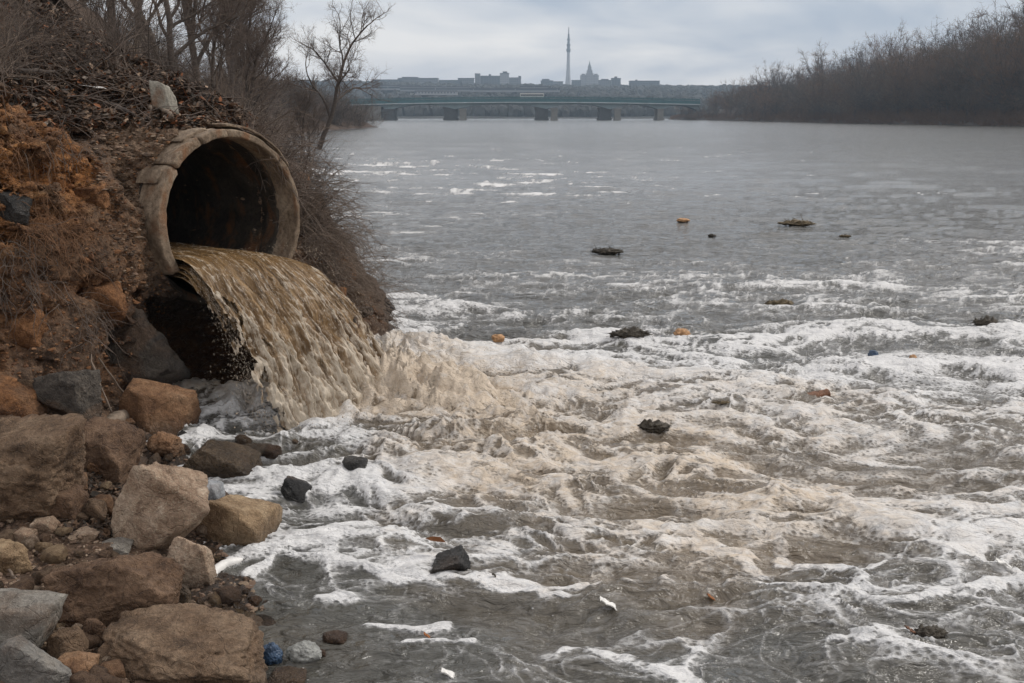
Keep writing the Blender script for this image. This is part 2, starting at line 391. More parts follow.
    foam = foam + mm * (.10 + .42 * (bub2 - .35) + .35 * (bub - .3))                 # the landing is brown water with white lace, not a sheet
    brown = np.clip(brown + .25 * mid * brown, 0, 1)
    Hf = sstep(0.0, .25, foam) * (.012 + .01 * r3) * near
    # keep river below the shore stones but let it run in between them
    Z = H + Hf + 1.9 * (.085 * fbm(X * .20 + wx * .3, Y * .75, 0, 4, 500, .6) + .10 * fbm(X * .05, Y * .22, 0, 3, 501, .6) * sstep(30, 90, Y)) * sstep(14, 40, Y) * sstep(900, 500, Y)
    V = np.stack([X, Y, Z], -1).reshape(-1, 3)
    me = np_mesh('river', V, grid_faces(*X.shape)[:, ::1], True, {'foam': foam, 'brown': brown, 'turb': turb * near})
    return me, (np.array(ys), ss, Z)

def mat_river():
    m, t, b = new_mat('river_water')
    pos = geo_pos(t); f = attr(t, 'foam'); br = attr(t, 'brown'); tb = attr(t, 'turb')
    cd = N(t, 'ShaderNodeVectorMath', operation='DISTANCE'); L(t, pos, cd.inputs[0]); cd.inputs[1].default_value = (0, 0, 3)
    sp = N(t, 'ShaderNodeSeparateXYZ'); L(t, pos, sp.inputs[0])
    far = mapr(t, sp.outputs['Y'], 12, 60)
    # small-scale foam edges, lace and bubbles
    p1 = mapping(t, pos, (1, 1.5, 1))
    na = noise(t, p1, 7, 6, 0.65, 0.6)
    nb = noise(t, p1, 30, 4, 0.6, 0.2)
    vo = N(t, 'ShaderNodeTexVoronoi', feature='F1'); vo.inputs['Scale'].default_value = 22; L(t, p1, vo.inputs['Vector'])
    holes = mapr(t, vo.outputs['Distance'], 0.1, 0.55, -0.10, 0.06)
    ff = math_(t, 'ADD', f, math_(t, 'MULTIPLY', math_(t, 'SUBTRACT', na, 0.5), 0.26))
    ff = math_(t, 'ADD', ff, math_(t, 'MULTIPLY', math_(t, 'SUBTRACT', nb, 0.5), 0.12))
    ff = math_(t, 'ADD', ff, math_(t, 'MULTIPLY', holes, math_(t, 'SUBTRACT', 1.0, far)))
    mask = mapr(t, ff, 0.01, 0.20)
    thin = mapr(t, ff, -0.11, 0.10, 0.0, 0.26)           # translucent film around the foam
    mask = math_(t, 'MAXIMUM', mask, thin)
    mask = math_(t, 'MULTIPLY', mask, mapr(t, ff, 0.0, 0.30, 0.80, 1.0))
    # specks of foam
    vs = N(t, 'ShaderNodeTexVoronoi', feature='F1'); vs.inputs['Scale'].default_value = 9; L(t, pos, vs.inputs['Vector'])
    spk = math_(t, 'MULTIPLY', mapr(t, vs.outputs['Distance'], 0.10, 0.05), mapr(t, noise(t, pos, 1.1, 3), .52, .58))
    mask = math_(t, 'MAXIMUM', mask, math_(t, 'MULTIPLY', spk, 0.6))
    n0 = noise(t, pos, 1.4, 5, 0.6, 0.4)
    clear = mixc(t, n0, (0.052, 0.050, 0.043), (0.092, 0.088, 0.075))
    mud = mixc(t, na, (0.150, 0.108, 0.064), (0.300, 0.220, 0.140))
    wc = mixc(t, mapr(t, br, 0.15, 1.0), clear, mud)
    fc = mixc(t, mapr(t, math_(t, 'MULTIPLY', br, na), 0.14, 0.42), (0.70, 0.69, 0.675), (0.60, 0.495, 0.38))
    fc = mixc(t, mapr(t, nb, 0.35, 0.6, 0.12, 0.0), fc, (0.36, 0.33, 0.29))
    L(t, mixc(t, mask, wc, fc), b.inputs['Base Color'])
    rough = mixc(t, mask, mixc(t, far, (.06,) * 3, (.15,) * 3), (.7,) * 3)
    L(t, rough, b.inputs['Roughness']); b.inputs['IOR'].default_value = 1.33
    b.inputs['Specular IOR Level'].default_value = 0.75
    # ripples: wind wavelets, foam grain
    w1 = noise(t, mapping(t, pos, (1.0, 2.1, 1), (0, 0, R(12))), 5.0, 4, 0.55, 0.5)
    w2 = noise(t, mapping(t, pos, (1.0, 1.8, 1), (0, 0, R(-14))), 1.3, 3, 0.5, 0.5)
    w3 = noise(t, mapping(t, pos, (.32, 1.0, 1)), .9, 5, 0.65, 0.3)
    w4 = noise(t, mapping(t, pos, (.05, .26, 1)), 1.0, 8, 0.78, 0.2)
    vfar = mapr(t, sp.outputs['Y'], 25, 110)
    hw = math_(t, 'ADD', math_(t, 'MULTIPLY', w1, 0.095), math_(t, 'MULTIPLY', w2, 0.18))
    hw = math_(t, 'MULTIPLY', hw, mapr(t, sp.outputs['Y'], 10, 50, 1.0, 0.15))
    hw = math_(t, 'ADD', hw, math_(t, 'MULTIPLY', math_(t, 'MULTIPLY', w3, far), 0.05))
    hw = math_(t, 'ADD', hw, math_(t, 'MULTIPLY', math_(t, 'MULTIPLY', w4, vfar), 0.38))
    hf = math_(t, 'ADD', math_(t, 'MULTIPLY', na, 0.030), math_(t, 'MULTIPLY', nb, 0.010))
    hh = math_(t, 'ADD', hw, math_(t, 'MULTIPLY', hf, mask))
    hh = math_(t, 'ADD', hh, math_(t, 'MULTIPLY', math_(t, 'MULTIPLY', na, tb), 0.035))
    L(t, bump(t, hh, 1.0, 1.0), b.inputs['Normal'])
    return m
river_me, RIV = build_river()
river = tag(link('river', river_me, None, mat_river()), 'wide grey brown river with white foam and churned brown water', kind='structure')
def river_z(x, y):
    ys, ss, Z = RIV
    i = int(np.clip(np.searchsorted(ys, y), 0, len(ys) - 1)); j = int(np.clip(np.searchsorted(ss, x / max(y, .1)), 0, len(ss) - 1))
    return float(Z[i, j])
# ------------------------------------------------------------------ river bank (signed distance field -> mesh)
def rbf(pts, X, Y, smooth=0.02):
    P = np.array(pts, float); n = len(P)
    D = np.hypot(P[:, None, 0] - P[None, :, 0], P[:, None, 1] - P[None, :, 1])
    A = np.zeros((n + 3, n + 3)); A[:n, :n] = D + np.eye(n) * -smooth; A[:n, n] = 1; A[:n, n + 1:] = P[:, :2]; A[n, :n] = 1; A[n + 1:, :n] = P[:, :2].T
    w = np.linalg.solve(A, np.concatenate([P[:, 2], [0, 0, 0]]))
    out = w[n] + w[n + 1] * X + w[n + 2] * Y
    for i in range(n): out = out + w[i] * np.hypot(X - P[i, 0], Y - P[i, 1])
    return out
LOW = [(-.2, 3, -.6), (0.5, 6, -.8), (-.6, 4.6, -.25), (-1.0, 4.7, -.1), (-1.5, 4.6, .06), (-2.0, 4.6, .2), (-2.8, 4.6, .38), (-4, 4.6, .65), (-6, 4.6, .9), (-1.2, 3, .1), (-2.5, 3, .6), (-4, 3, 1.2),
       (-1.3, 5.6, -.18), (-1.9, 5.6, .06), (-2.5, 5.6, .28), (-3.2, 5.6, .48), (-4.2, 5.6, .7), (-1.6, 6.6, -.25), (-2.2, 6.8, .0), (-2.6, 7, .12), (-3, 7, .32), (-3.7, 7, .55), (-4.6, 7, .75), (-6, 7, .9),
       (-2.0, 7.6, -.3), (-2.5, 8.2, -.12), (-3.0, 8.2, .06), (-3.4, 8.2, .25), (-3.9, 8.3, .45), (-4.3, 8.3, .6), (-5.5, 8, .8), (-2.6, 9.2, -.25), (-3.2, 9.3, -.05), (-3.7, 9.3, .2),
       (-1, 8, -.8), (-1, 11, -.9), (-2.0, 10.5, -.7), (-2.8, 10.3, -.5), (-3.3, 10.0, -.25), (-1.0, 14, -.7), (-1.5, 17, -.7), (-2.3, 19.5, -.6)]
_v = lambda u, v, Y: tuple(at(u, v, Y))
HIGH = [_v(60, 102, 9.4), _v(0, 88, 8.8), _v(-120, 60, 8.5), _v(100, 152, 9.8), _v(128, 214, 9.95), (-3.75, 10.05, 2.1), (-7, 8, 4.0), _v(110, 125, 11), _v(130, 112, 11.6), _v(200, 118, 11.6), _v(250, 128, 12.2), _v(60, 66, 13.5), _v(20, 80, 11.5), _v(60, 10, 17.5),
        _v(0, 0, 15), _v(-100, 0, 14), _v(130, 55, 17), _v(200, 96, 15), _v(240, 108, 15.6), _v(285, 150, 13.4), _v(305, 190, 13.2), _v(322, 214, 13.3), _v(345, 246, 14.0), _v(366, 280, 14.6), (-1.85, 15.6, -.15), (-1.4, 14.2, -.5),
        (-2.3, 12.2, .9), (-3.2, 18.4, -.05), (-4.2, 17.0, 1.3), (-5.5, 18, 2.6), (-6.8, 19, 3.7), (-2.0, 18, -.6), (-1.5, 12.5, -.3)]
BLUFF = [(-9, 6.2), (-6.2, 7.0), (-4.75, 8.0), (-4.2, 8.9), (-3.85, 9.7), (-3.72, 9.98), (-2.45, 11.5), (-2.2, 12.3), (-1.4, 13.6), (-1.3, 17), (-1.8, 21)]

def build_bank():
    h = 0.045
    xs = np.arange(-7.6, 0.1, h, dtype=np.float32); ys = np.arange(3.0, 19.4, h, dtype=np.float32); zs = np.arange(-0.45, 5.6, h, dtype=np.float32)
    X2, Y2 = np.meshgrid(xs, ys, indexing='ij')
    lo = rbf(LOW, X2, Y2).astype(np.float32); hi = rbf(HIGH, X2, Y2).astype(np.float32)
    db = seg_dist(X2, Y2, BLUFF).astype(np.float32)
    lo = lo + .08 * fbm(X2 * 1.3, Y2 * 1.3, 0, 4, 81); hi = hi + .10 * fbm(X2 * .9, Y2 * .9, 0, 4, 82)
    Z = zs[None, None, :]
    f_hi = np.maximum(Z - hi[..., None], (-db[..., None] - .14 + 0.10 * (Z - .8)) * .95)
    f = np.minimum(f_hi, (Z - lo[..., None]) * .9)
    # pipe coordinates
    dx, dy = X2 - PC.x, Y2 - PC.y
    a2 = (dx * PT.x + dy * PT.y)[..., None]; s2 = -(dx * PN.x + dy * PN.y)[..., None]
    zr = Z - PC.z; rr = np.sqrt(a2 ** 2 + zr ** 2)
    coat = np.maximum(rr - (R_OUT + .065), .30 - s2)
    k = .22; hh = np.clip(.5 + .5 * (coat - f) / k, 0, 1); f = coat * (1 - hh) + f * hh - k * hh * (1 - hh)
    # noise, only near the surface
    m = np.abs(f) < .55
    ix, iy, iz = np.nonzero(m)
    x, y, z = xs[ix], ys[iy], zs[iz]
    a, s = a2[ix, iy, 0], s2[ix, iy, 0]; r = rr[ix, iy, iz]
    dbv = db[ix, iy]
    cliff = sstep(-.25, .25, dbv) * sstep(hi[ix, iy] + .5, hi[ix, iy] - .25, z)         # bare clay face
    front = np.exp(-(np.maximum(-.15 - s, 0)) ** 2 / .4)
    wx = fbm(x * 1.1, y * 1.1, z * 1.1, 3, 90) * .5
    d = .55 * fbm(x * .8, y * .8, z * .9, 2, 91) * (.25 + .75 * cliff)
    d += .46 * (ridged(x * 1.5 + wx, y * 1.5, z * 2.0 + wx, 4, 92, .55) - .55) * (.15 + .85 * cliff)
    c1, c2, _ = cell((x + wx * .6) * 2.2, (y + wx * .3) * 2.2, (z + wx * .5) * 3.4)
    d += .34 * (.45 - c1) * (.08 + .92 * cliff) - .12 * sstep(.10, .0, c2 - c1) * cliff
    c1, c2, cid = cell((x + wx * .3) * 6.5, y * 6.5, (z + wx * .3) * 9.0, 3)
    rough_top = .35 + .65 * np.maximum(cliff, sstep(R_OUT + .45, R_OUT + .12, r))
    d += (.055 * (.5 - c1) + .03 * (cid - .5)) * rough_top
    d *= 1 + .7 * sstep(-2.9, -2.4, x) * sstep(11, 12, y)
    keep = .35 + .65 * sstep(.0, .35, r - R_OUT)       # calmer where it hugs the pipe
    f[ix, iy, iz] -= d * keep
    # pipe bore, open front of the outlet, hollow washed out below it
    bore = (R_OUT - .035) - rr
    bore = np.minimum(bore, 6.2 - s2)
    f = np.maximum(f, bore)
    box = np.minimum(np.minimum((.17 + .10 * np.clip(zr + .3, 0, 1)) - s2, a2 + 1.04), 1.20 - a2)
    box = np.minimum(box, Z + .40)
    f = np.maximum(f, box)
    q = np.sqrt(((a2 + .45) / .80) ** 2 + ((s2 - .15) / 1.0) ** 2 + ((zr + 1.42) / .72) ** 2)
    wob = np.zeros_like(f); wob[ix, iy, iz] = .16 * fbm(x * 3, y * 3, z * 3, 3, 97)
    f = np.maximum(f, np.minimum((1 - q) * .75 + wob, Z + .40))
    f = np.where(np.abs(f) < 1e-5, 1e-5, f)
    # ---- surface nets
    sgn = f < 0
    c = np.zeros((len(xs) - 1, len(ys) - 1, len(zs) - 1), np.int8)
    for i in (0, 1):
        for j in (0, 1):
            for k_ in (0, 1):
                c += sgn[i:i + c.shape[0], j:j + c.shape[1], k_:k_ + c.shape[2]]
    act = (c > 0) & (c < 8); ci, cj, ck = np.nonzero(act)
    idx = np.full(c.shape, -1, np.int32); idx[ci, cj, ck] = np.arange(len(ci))
    acc = np.zeros((len(ci), 3)); cnt = np.zeros(len(ci))
    corners = [(i, j, k_) for i in (0, 1) for j in (0, 1) for k_ in (0, 1)]
    vals = {q_: f[ci + q_[0], cj + q_[1], ck + q_[2]] for q_ in corners}
    for p in corners:
        for ax in range(3):
            if p[ax]: continue
            q_ = list(p); q_[ax] = 1; q_ = tuple(q_)
            va, vb = vals[p], vals[q_]; cr = (va < 0) != (vb < 0)
            t = np.where(cr, va / np.where(cr, va - vb, 1), 0)
            for d_ in range(3):
                acc[:, d_] += np.where(cr, p[d_] + (t if d_ == ax else 0), 0)
            cnt += cr
    acc /= cnt[:, None]
    V = np.stack([xs[0] + (ci + acc[:, 0]) * h, ys[0] + (cj + acc[:, 1]) * h, zs[0] + (ck + acc[:, 2]) * h], 1)
    faces = []
    for ax in range(3):
        sl0 = [slice(1, n - 1) for n in f.shape]; sl1 = [slice(1, n - 1) for n in f.shape]
        sl0[ax] = slice(0, f.shape[ax] - 1); sl1[ax] = slice(1, f.shape[ax])
        A = sgn[tuple(sl0)]; B = sgn[tuple(sl1)]
        e = np.nonzero(A != B); st = [s_.start for s_ in sl0]
        g = [e[i] + st[i] for i in range(3)]
        o1, o2 = [i for i in range(3) if i != ax]
        def cellid(u_, v_):
            gg = list(g); gg[o1] = gg[o1] - u_; gg[o2] = gg[o2] - v_
            return idx[gg[0], gg[1], gg[2]]
        quad = np.stack([cellid(1, 1), cellid(0, 1), cellid(0, 0), cellid(1, 0)], 1)
        inside_first = A[e]
        flip = inside_first if ax != 1 else ~inside_first
        quad = np.where(flip[:, None], quad, quad[:, ::-1])
        faces.append(quad)
    Fq = np.concatenate(faces); Fq = Fq[(Fq >= 0).all(1)]
    # one midpoint subdivision, smoothed
    me0 = np_mesh('tmp', V, Fq); o = bpy.data.objects.new('tmp', me0); COL.objects.link(o)
    md = o.modifiers.new('s', 'SUBSURF'); md.levels = 1; md.subdivision_type = 'CATMULL_CLARK'
    dg = bpy.context.evaluated_depsgraph_get(); me = bpy.data.meshes.new_from_object(o.evaluated_get(dg)); bpy.data.objects.remove(o)
    n = len(me.vertices); co = np.empty(n * 3, np.float32); me.vertices.foreach_get('co', co); co = co.reshape(-1, 3)
    no = np.empty(n * 3, np.float32); me.vertices.foreach_get('normal', no); no = no.reshape(-1, 3)
    x, y, z = co.T
    dbv = seg_dist(x, y, BLUFF); hv = rbf(HIGH, x, y)
    cliff = sstep(-.2, .2, dbv) * sstep(hv + .15, hv - .35, z)
    a = (x - PC.x) * PT.x + (y - PC.y) * PT.y; s = -((x - PC.x) * PN.x + (y - PC.y) * PN.y); r = np.hypot(a, z - PC.z)
    apron = sstep(R_OUT + .40, R_OUT + .10, r) * sstep(5.0, 3.2, s) * sstep(.0, .2, s)
    right = sstep(-3.1, -2.5, x) * sstep(11, 12, y)
    c1, c2, cid = cell(x * 16, y * 16, z * 22, 5)
    q1, q2, qid = cell(x * 8 + .3 * fbm(x * 4, y * 4, z * 4, 2, 5), y * 8, z * 12, 9)
    rough_ = .35 + .65 * np.maximum(cliff, apron)
    fine = .022 * (.5 - c1) + .020 * fbm(x * 9, y * 9, z * 12, 3, 99) + .012 * (cid - .5) + rough_ * (.055 * (.45 - q1) + .045 * (qid - .5) - .03 * sstep(.12, 0, q2 - q1)) + rough_ * .05 * (ridged(x * 5, y * 5, z * 9, 3, 111) - .5)
    fine = fine * np.where((r < R_OUT + .02), 0.2, 1.0)
    co = co + no * fine[:, None]
    me.vertices.foreach_set('co', co.astype(np.float32).ravel())
    clay = np.clip(np.maximum(cliff * (1 - .30 * right), apron * .8), 0, 1)
    litter = sstep(-.1, .5, dbv) * (1 - cliff) * (1 - apron * .8)
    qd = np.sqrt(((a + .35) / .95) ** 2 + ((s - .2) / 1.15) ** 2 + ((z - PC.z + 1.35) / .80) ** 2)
    hshade = sstep(1.45, .95, qd)  # shade of the hollow under the pipe, painted into the soil colour
    for nm, arr in (('clay', clay), ('litter', litter), ('apron', apron), ('hollow_shade', hshade)):
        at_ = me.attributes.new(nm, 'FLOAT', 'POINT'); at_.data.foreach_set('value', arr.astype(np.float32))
    me.polygons.foreach_set('use_smooth', np.ones(len(me.polygons), bool)); me.update(); me.name = 'river_bank'
    return me

def mat_soil(name='soil'):
    m, t, b = new_mat(name)
    p = geo_pos(t); clay = attr(t, 'clay'); lit = attr(t, 'litter'); apr = attr(t, 'apron')
    n1 = noise(t, p, 1.6, 8, 0.65, 0.4); n2 = noise(t, p, 9, 7, 0.68, 0.2); n3 = noise(t, p, 45, 4, 0.65); n4 = noise(t, mapping(t, p, (1, 1, 2.4)), 4, 6, .65, .8)
    c_clay = ramp(t, n4, [(.28, (.060, .025, .010)), (.42, (.235, .095, .030)), (.55, (.40, .175, .058)), (.70, (.48, .26, .11))])
    c_clay = mixc(t, mapr(t, n1, .48, .66), c_clay, (.15, .09, .055))
    c_apr = ramp(t, n2, [(.3, (.095, .060, .038)), (.5, (.25, .165, .105)), (.7, (.36, .255, .175))])
    c_dirt = ramp(t, n2, [(.3, (.055, .036, .025)), (.5, (.120, .078, .052)), (.7, (.19, .125, .082))])
    c_lit = ramp(t, n2, [(.3, (.035, .026, .020)), (.55, (.095, .066, .048)), (.75, (.17, .12, .085))])
    c = mixc(t, math_(t, 'ADD', clay, math_(t, 'MULTIPLY', math_(t, 'SUBTRACT', n2, .5), .7), clamp=True), c_dirt, c_clay)
    c = mixc(t, apr, c, c_apr)
    c = mixc(t, lit, c, c_lit)
    c = mixc(t, mapr(t, n3, .35, .6, .5, 0), c, (.035, .022, .015))
    sp = N(t, 'ShaderNodeSeparateXYZ'); L(t, p, sp.inputs[0])
    wet_shade = mapr(t, math_(t, 'ADD', sp.outputs['Z'], math_(t, 'MULTIPLY', math_(t, 'SUBTRACT', n1, .5), .5)), .04, .26, 1, 0)
    wet_shade = math_(t, 'MAXIMUM', wet_shade, attr(t, 'hollow_shade'))  # waterline damp joined with the painted shade of the hollow
    c = mixc(t, math_(t, 'MULTIPLY', wet_shade, .8), c, (.020, .016, .013))
    L(t, c, b.inputs['Base Color']); L(t, mapr(t, wet_shade, 0, 1, .9, .35), b.inputs['Roughness'])
    b.inputs['Specular IOR Level'].default_value = .25
    vo = N(t, 'ShaderNodeTexVoronoi', feature='DISTANCE_TO_EDGE'); vo.inputs['Scale'].default_value = 14; L(t, mapping(t, p, (1, 1, 1.7)), vo.inputs['Vector'])
    h = math_(t, 'ADD', n2, math_(t, 'MULTIPLY', n3, .35)); h = math_(t, 'ADD', h, math_(t, 'MULTIPLY', math_(t, 'MULTIPLY', mapr(t, vo.outputs['Distance'], 0, .08), clay), .2))
    L(t, bump(t, h, 1.0, .05), b.inputs['Normal'])
    return m
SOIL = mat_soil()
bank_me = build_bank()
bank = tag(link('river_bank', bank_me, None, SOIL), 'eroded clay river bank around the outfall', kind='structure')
def bvh_of(me):
    n = len(me.vertices); co = np.empty(n * 3, np.float32); me.vertices.foreach_get('co', co)
    k = len(me.loops); li = np.empty(k, np.int32); me.loops.foreach_get('vertex_index', li)
    return BVHTree.FromPolygons(co.reshape(-1, 3).tolist(), li.reshape(-1, 4).tolist())
BANK = bvh_of(bank_me)
def hit(u, v):
    """first point of the bank seen at (u, v), with its normal"""
    loc, no, _, _ = BANK.ray_cast(Vector((0, 0, CAM_H)), ray(u, v), 60)
    return (loc, no) if loc is not None else (W(u, v, 0), Vector((0, 0, 1)))
def drop(x, y, top=7.0):
    loc, no, _, _ = BANK.ray_cast(Vector((x, y, top)), Vector((0, 0, -1)), 12)
    return loc, no

# farther bank: a strip of slope that follows the shore up the river
def build_far_left():
    ys = np.concatenate([np.arange(17.6, 60, .5), np.geomspace(60, 900, 90)])
    ds = np.concatenate([np.arange(-1.5, 12, .45), np.geomspace(12, 260, 30)])
    sx = np.interp(ys, [p[1] for p in SHORE[11:]], [p[0] for p in SHORE[11:]])
    Yg, Dg = np.meshgrid(ys, ds, indexing='ij'); Xg = sx[:, None] - Dg
    k = 1.15 * (20 / Yg) ** .45
    Zg = np.where(Dg < 0, Dg * .5, k * Dg ** .95); Zg = np.where(Zg > 6, 6 + (Zg - 6) * .30, Zg); Zg = np.minimum(Zg, 16)
    Zg = Zg + .35 * fbm(Xg * .25, Yg * .25, 0, 4, 120) + .12 * fbm(Xg * 1.2, Yg * 1.2, 0, 3, 121) - .12 - sstep(20.5, 17.5, Yg) * .35
    V = np.stack([Xg, Yg, Zg], -1).reshape(-1, 3); n = len(V)
    return np_mesh('upstream_bank', V, grid_faces(*Xg.shape), True, {'clay': np.zeros(n), 'litter': np.full(n, .75), 'apron': np.zeros(n)})
upbank_me = build_far_left()
tag(link('upstream_bank', upbank_me, None, SOIL), 'brown river bank running on upstream', kind='structure')
UPB = bvh_of(upbank_me)
gm = np_mesh('ground', [(-9000, -3000, -1.6), (9000, -3000, -1.6), (9000, 12000, -1.6), (-9000, 12000, -1.6)], [(0, 1, 2, 3)])
tag(link('ground', gm, None, flat('river_bed_mud', (.07, .06, .045))), 'dark mud under the river', kind='structure')
# ------------------------------------------------------------------ the outfall pipe
def mat_concrete(name, c1, c2, c3, wet=0.0):
    m, t, b = new_mat(name)
    p = geo_pos(t)
    n1 = noise(t, p, 3.2, 7, .65, .5); n2 = noise(t, p, 22, 6, .7); n3 = noise(t, p, 80, 3, .6)
    c = ramp(t, n1, [(.30, c1), (.5, c2), (.68, c3)])
    c = mixc(t, mapr(t, n2, .35, .55, .6, 0), c, tuple(x * .4 for x in c1))
    rust = noise(t, mapping(t, p, (1, 1, .45)), 5, 5, .6, .4)
    c = mixc(t, mapr(t, rust, .54, .68, 0, .75), c, (.19, .085, .035))
    L(t, c, b.inputs['Base Color']); b.inputs['Roughness'].default_value = .85 - wet * .5
    b.inputs['Specular IOR Level'].default_value = .3
    h = math_(t, 'ADD', n1, math_(t, 'MULTIPLY', n2, .6)); h = math_(t, 'ADD', h, math_(t, 'MULTIPLY', n3, .25))
    L(t, bump(t, h, .9, .03), b.inputs['Normal'])
    return m
CONC = mat_concrete('pipe_concrete', (.12, .085, .056), (.26, .195, .135), (.40, .32, .235))
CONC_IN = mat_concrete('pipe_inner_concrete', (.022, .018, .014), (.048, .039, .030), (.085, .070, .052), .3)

def warp_box(n, fn, amp=.01, freq=6, seed=0, chip=0.0, lens=None):
    """a box surface of n=(i,j,k) cells mapped by fn(u,v,w) -> xyz arrays, roughened"""
    bm = bmesh.new(); vid = {}
    ni, nj, nk = n
    def vert(i, j, k):
        q = (i, j, k)
        if q not in vid: vid[q] = bm.verts.new((i / ni, j / nj, k / nk))
        return vid[q]
    for i in range(ni):
        for j in range(nj):
            bm.faces.new([vert(i, j, 0), vert(i, j + 1, 0), vert(i + 1, j + 1, 0), vert(i + 1, j, 0)])
            bm.faces.new([vert(i, j, nk), vert(i + 1, j, nk), vert(i + 1, j + 1, nk), vert(i, j + 1, nk)])
    for i in range(ni):
        for k in range(nk):
            bm.faces.new([vert(i, 0, k), vert(i + 1, 0, k), vert(i + 1, 0, k + 1), vert(i, 0, k + 1)])
            bm.faces.new([vert(i, nj, k), vert(i, nj, k + 1), vert(i + 1, nj, k + 1), vert(i + 1, nj, k)])
    for j in range(nj):
        for k in range(nk):
            bm.faces.new([vert(0, j, k), vert(0, j, k + 1), vert(0, j + 1, k + 1), vert(0, j + 1, k)])
            bm.faces.new([vert(ni, j, k), vert(ni, j + 1, k), vert(ni, j + 1, k + 1), vert(ni, j, k + 1)])
    uvw = np.array([v.co[:] for v in bm.verts])
    # rounded arrises: pull points near two or more box faces inwards
    e = np.minimum(uvw, 1 - uvw); on = (e < 1e-6).sum(1)
    c = uvw.copy()
    if lens is not None:
        for q in range(3):
            o2 = (on >= 2) & (e[:, q] < 1e-6); c[:, q] += np.where(o2, np.sign(.5 - uvw[:, q]) * .005 / lens[q], 0)
    else: c = .5 + (uvw - .5) * (1 - np.where(on >= 2, .035, 0) - np.where(on >= 3, .03, 0))[:, None]
    P = np.stack(fn(c[:, 0], c[:, 1], c[:, 2]), 1)
    x, y, z = P.T
    dsp = np.stack([fbm(x * freq, y * freq, z * freq, 4, seed + q) for q in (1, 2, 3)], 1) * amp * 2
    if chip:
        ch = sstep(.12, .42, fbm(x * 3.5, y * 3.5, z * 3.5, 3, seed + 9)) * np.where(on >= 2, 1, .15)
        cen = P.mean(0); dd = cen - P; dd /= np.linalg.norm(dd, axis=1)[:, None] + 1e-6
        dsp = dsp + dd * (ch * chip)[:, None]
    P = P + dsp
    for v, q in zip(bm.verts, P): v.co = q
    bmesh.ops.recalc_face_normals(bm, faces=bm.faces[:])
    me = bpy.data.meshes.new('m'); bm.to_mesh(me); bm.free()
    for p_ in me.polygons: p_.use_smooth = True
    return me

pipe = tag(empty('drain_pipe', tuple(PC)), 'large cracked concrete drain pipe sticking out of the clay bank', 'drain pipe')
def pp(a, s, z):   # pipe frame to the pipe empty's local space
    return PT.x * a - PN.x * s, PT.y * a - PN.y * s, z
def build_barrel():
    th = np.linspace(0, 2 * math.pi, 97)[:-1]
    rows = []
    for (r, s) in [(R_OUT - .012, .30)] + [(R_OUT - .012, q) for q in np.linspace(.4, 5.0, 20)] + [(R_IN, q) for q in np.linspace(5.0, .30, 60)]:
        rows.append((r, s))
    V = []
    for r, s in rows:
        joint = .03 if abs((s % 1.25) - .6) < .035 else 0
        rr_ = r + (joint if r < .9 else 0)
        cx = .02 if r < .9 else 0
        V.append(np.stack([cx + rr_ * np.sin(th), np.full_like(th, s), rr_ * np.cos(th)], 1))
    V = np.array(V); a, s, z = V[..., 0], V[..., 1], V[..., 2]
    d = 1 + .018 * fbm(a * 3, s * 2, z * 3, 4, 140); a, z = a * d, z * d
    x = PT.x * a - PN.x * s; y = PT.y * a - PN.y * s
    nr, nc = x.shape
    i = (np.arange(nr)[:, None] * nc + np.arange(nc)[None, :]); j = np.roll(i, -1, 1)
    i2 = np.roll(i, -1, 0); j2 = np.roll(j, -1, 0)
    F = np.stack([i, j, j2, i2], -1).reshape(-1, 4)
    return np_mesh('barrel', np.stack([x, y, z], -1).reshape(-1, 3), F)
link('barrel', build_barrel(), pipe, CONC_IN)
# closed dark end, deep in the bank
_th = np.linspace(0, 2 * math.pi, 33)[:-1]
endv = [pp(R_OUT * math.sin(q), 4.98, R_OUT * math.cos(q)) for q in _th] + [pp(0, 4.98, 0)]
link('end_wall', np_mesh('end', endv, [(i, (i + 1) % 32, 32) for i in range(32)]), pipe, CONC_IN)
# the rim, broken into segments
def arc_seg(t0, t1, r0, r1, s0, s1, seed, chip=.03, shift=(0, 0)):
    def fn(u, v, w):
        th = t0 + (t1 - t0) * u; r = r0 + (r1 - r0) * v; s = s0 + (s1 - s0) * w
        k = (r1 - r) / (r1 - r0)
        a = r * np.sin(th) + k * .028 + shift[0]; z = r * np.cos(th) + shift[1]
        return pp(a, s, z)
    n = max(6, int(abs(t1 - t0) * r1 / .035))
    return warp_box((n, 6, 10), fn, .007, 9, seed, chip, (abs(t1 - t0) * r1, r1 - r0, s1 - s0))
edges = [-122, -50, -24, -2, 48, 128]
for q, (e0, e1) in enumerate(zip(edges[:-1], edges[1:])):
    g = .28
    sh = [(0, 0), (-.008, .006), (-.004, .004), (.0, -.004), (.0, 0)][q]
    me = arc_seg(R(e0 + g), R(e1 - g), R_IN - .005, R_OUT, [0, .010, -.008, .012, 0][q], .34, 150 + q, .045, sh)
    link('rim_segment', me, pipe, CONC)
# thin outer lining that has lifted off on the upper right
link('outer_lining', arc_seg(R(-2), R(58), R_OUT + .012, R_OUT + .05, .05, .5, 170, .02, (.012, .008)), pipe, CONC)
for q, (e0, e1, s0, s1, r1) in enumerate([(-64, -54, .08, .42, R_OUT + .035), (-32, -12, .12, .55, R_OUT + .04)]):
    o = link('collar_slab', arc_seg(R(e0), R(e1), R_OUT + .005, r1, s0, s1, 180 + q, .03), pipe, CONC)
    o['label'] = ['broken collar slab on the left shoulder of the pipe', 'flat grey collar slab at the top of the pipe'][q]

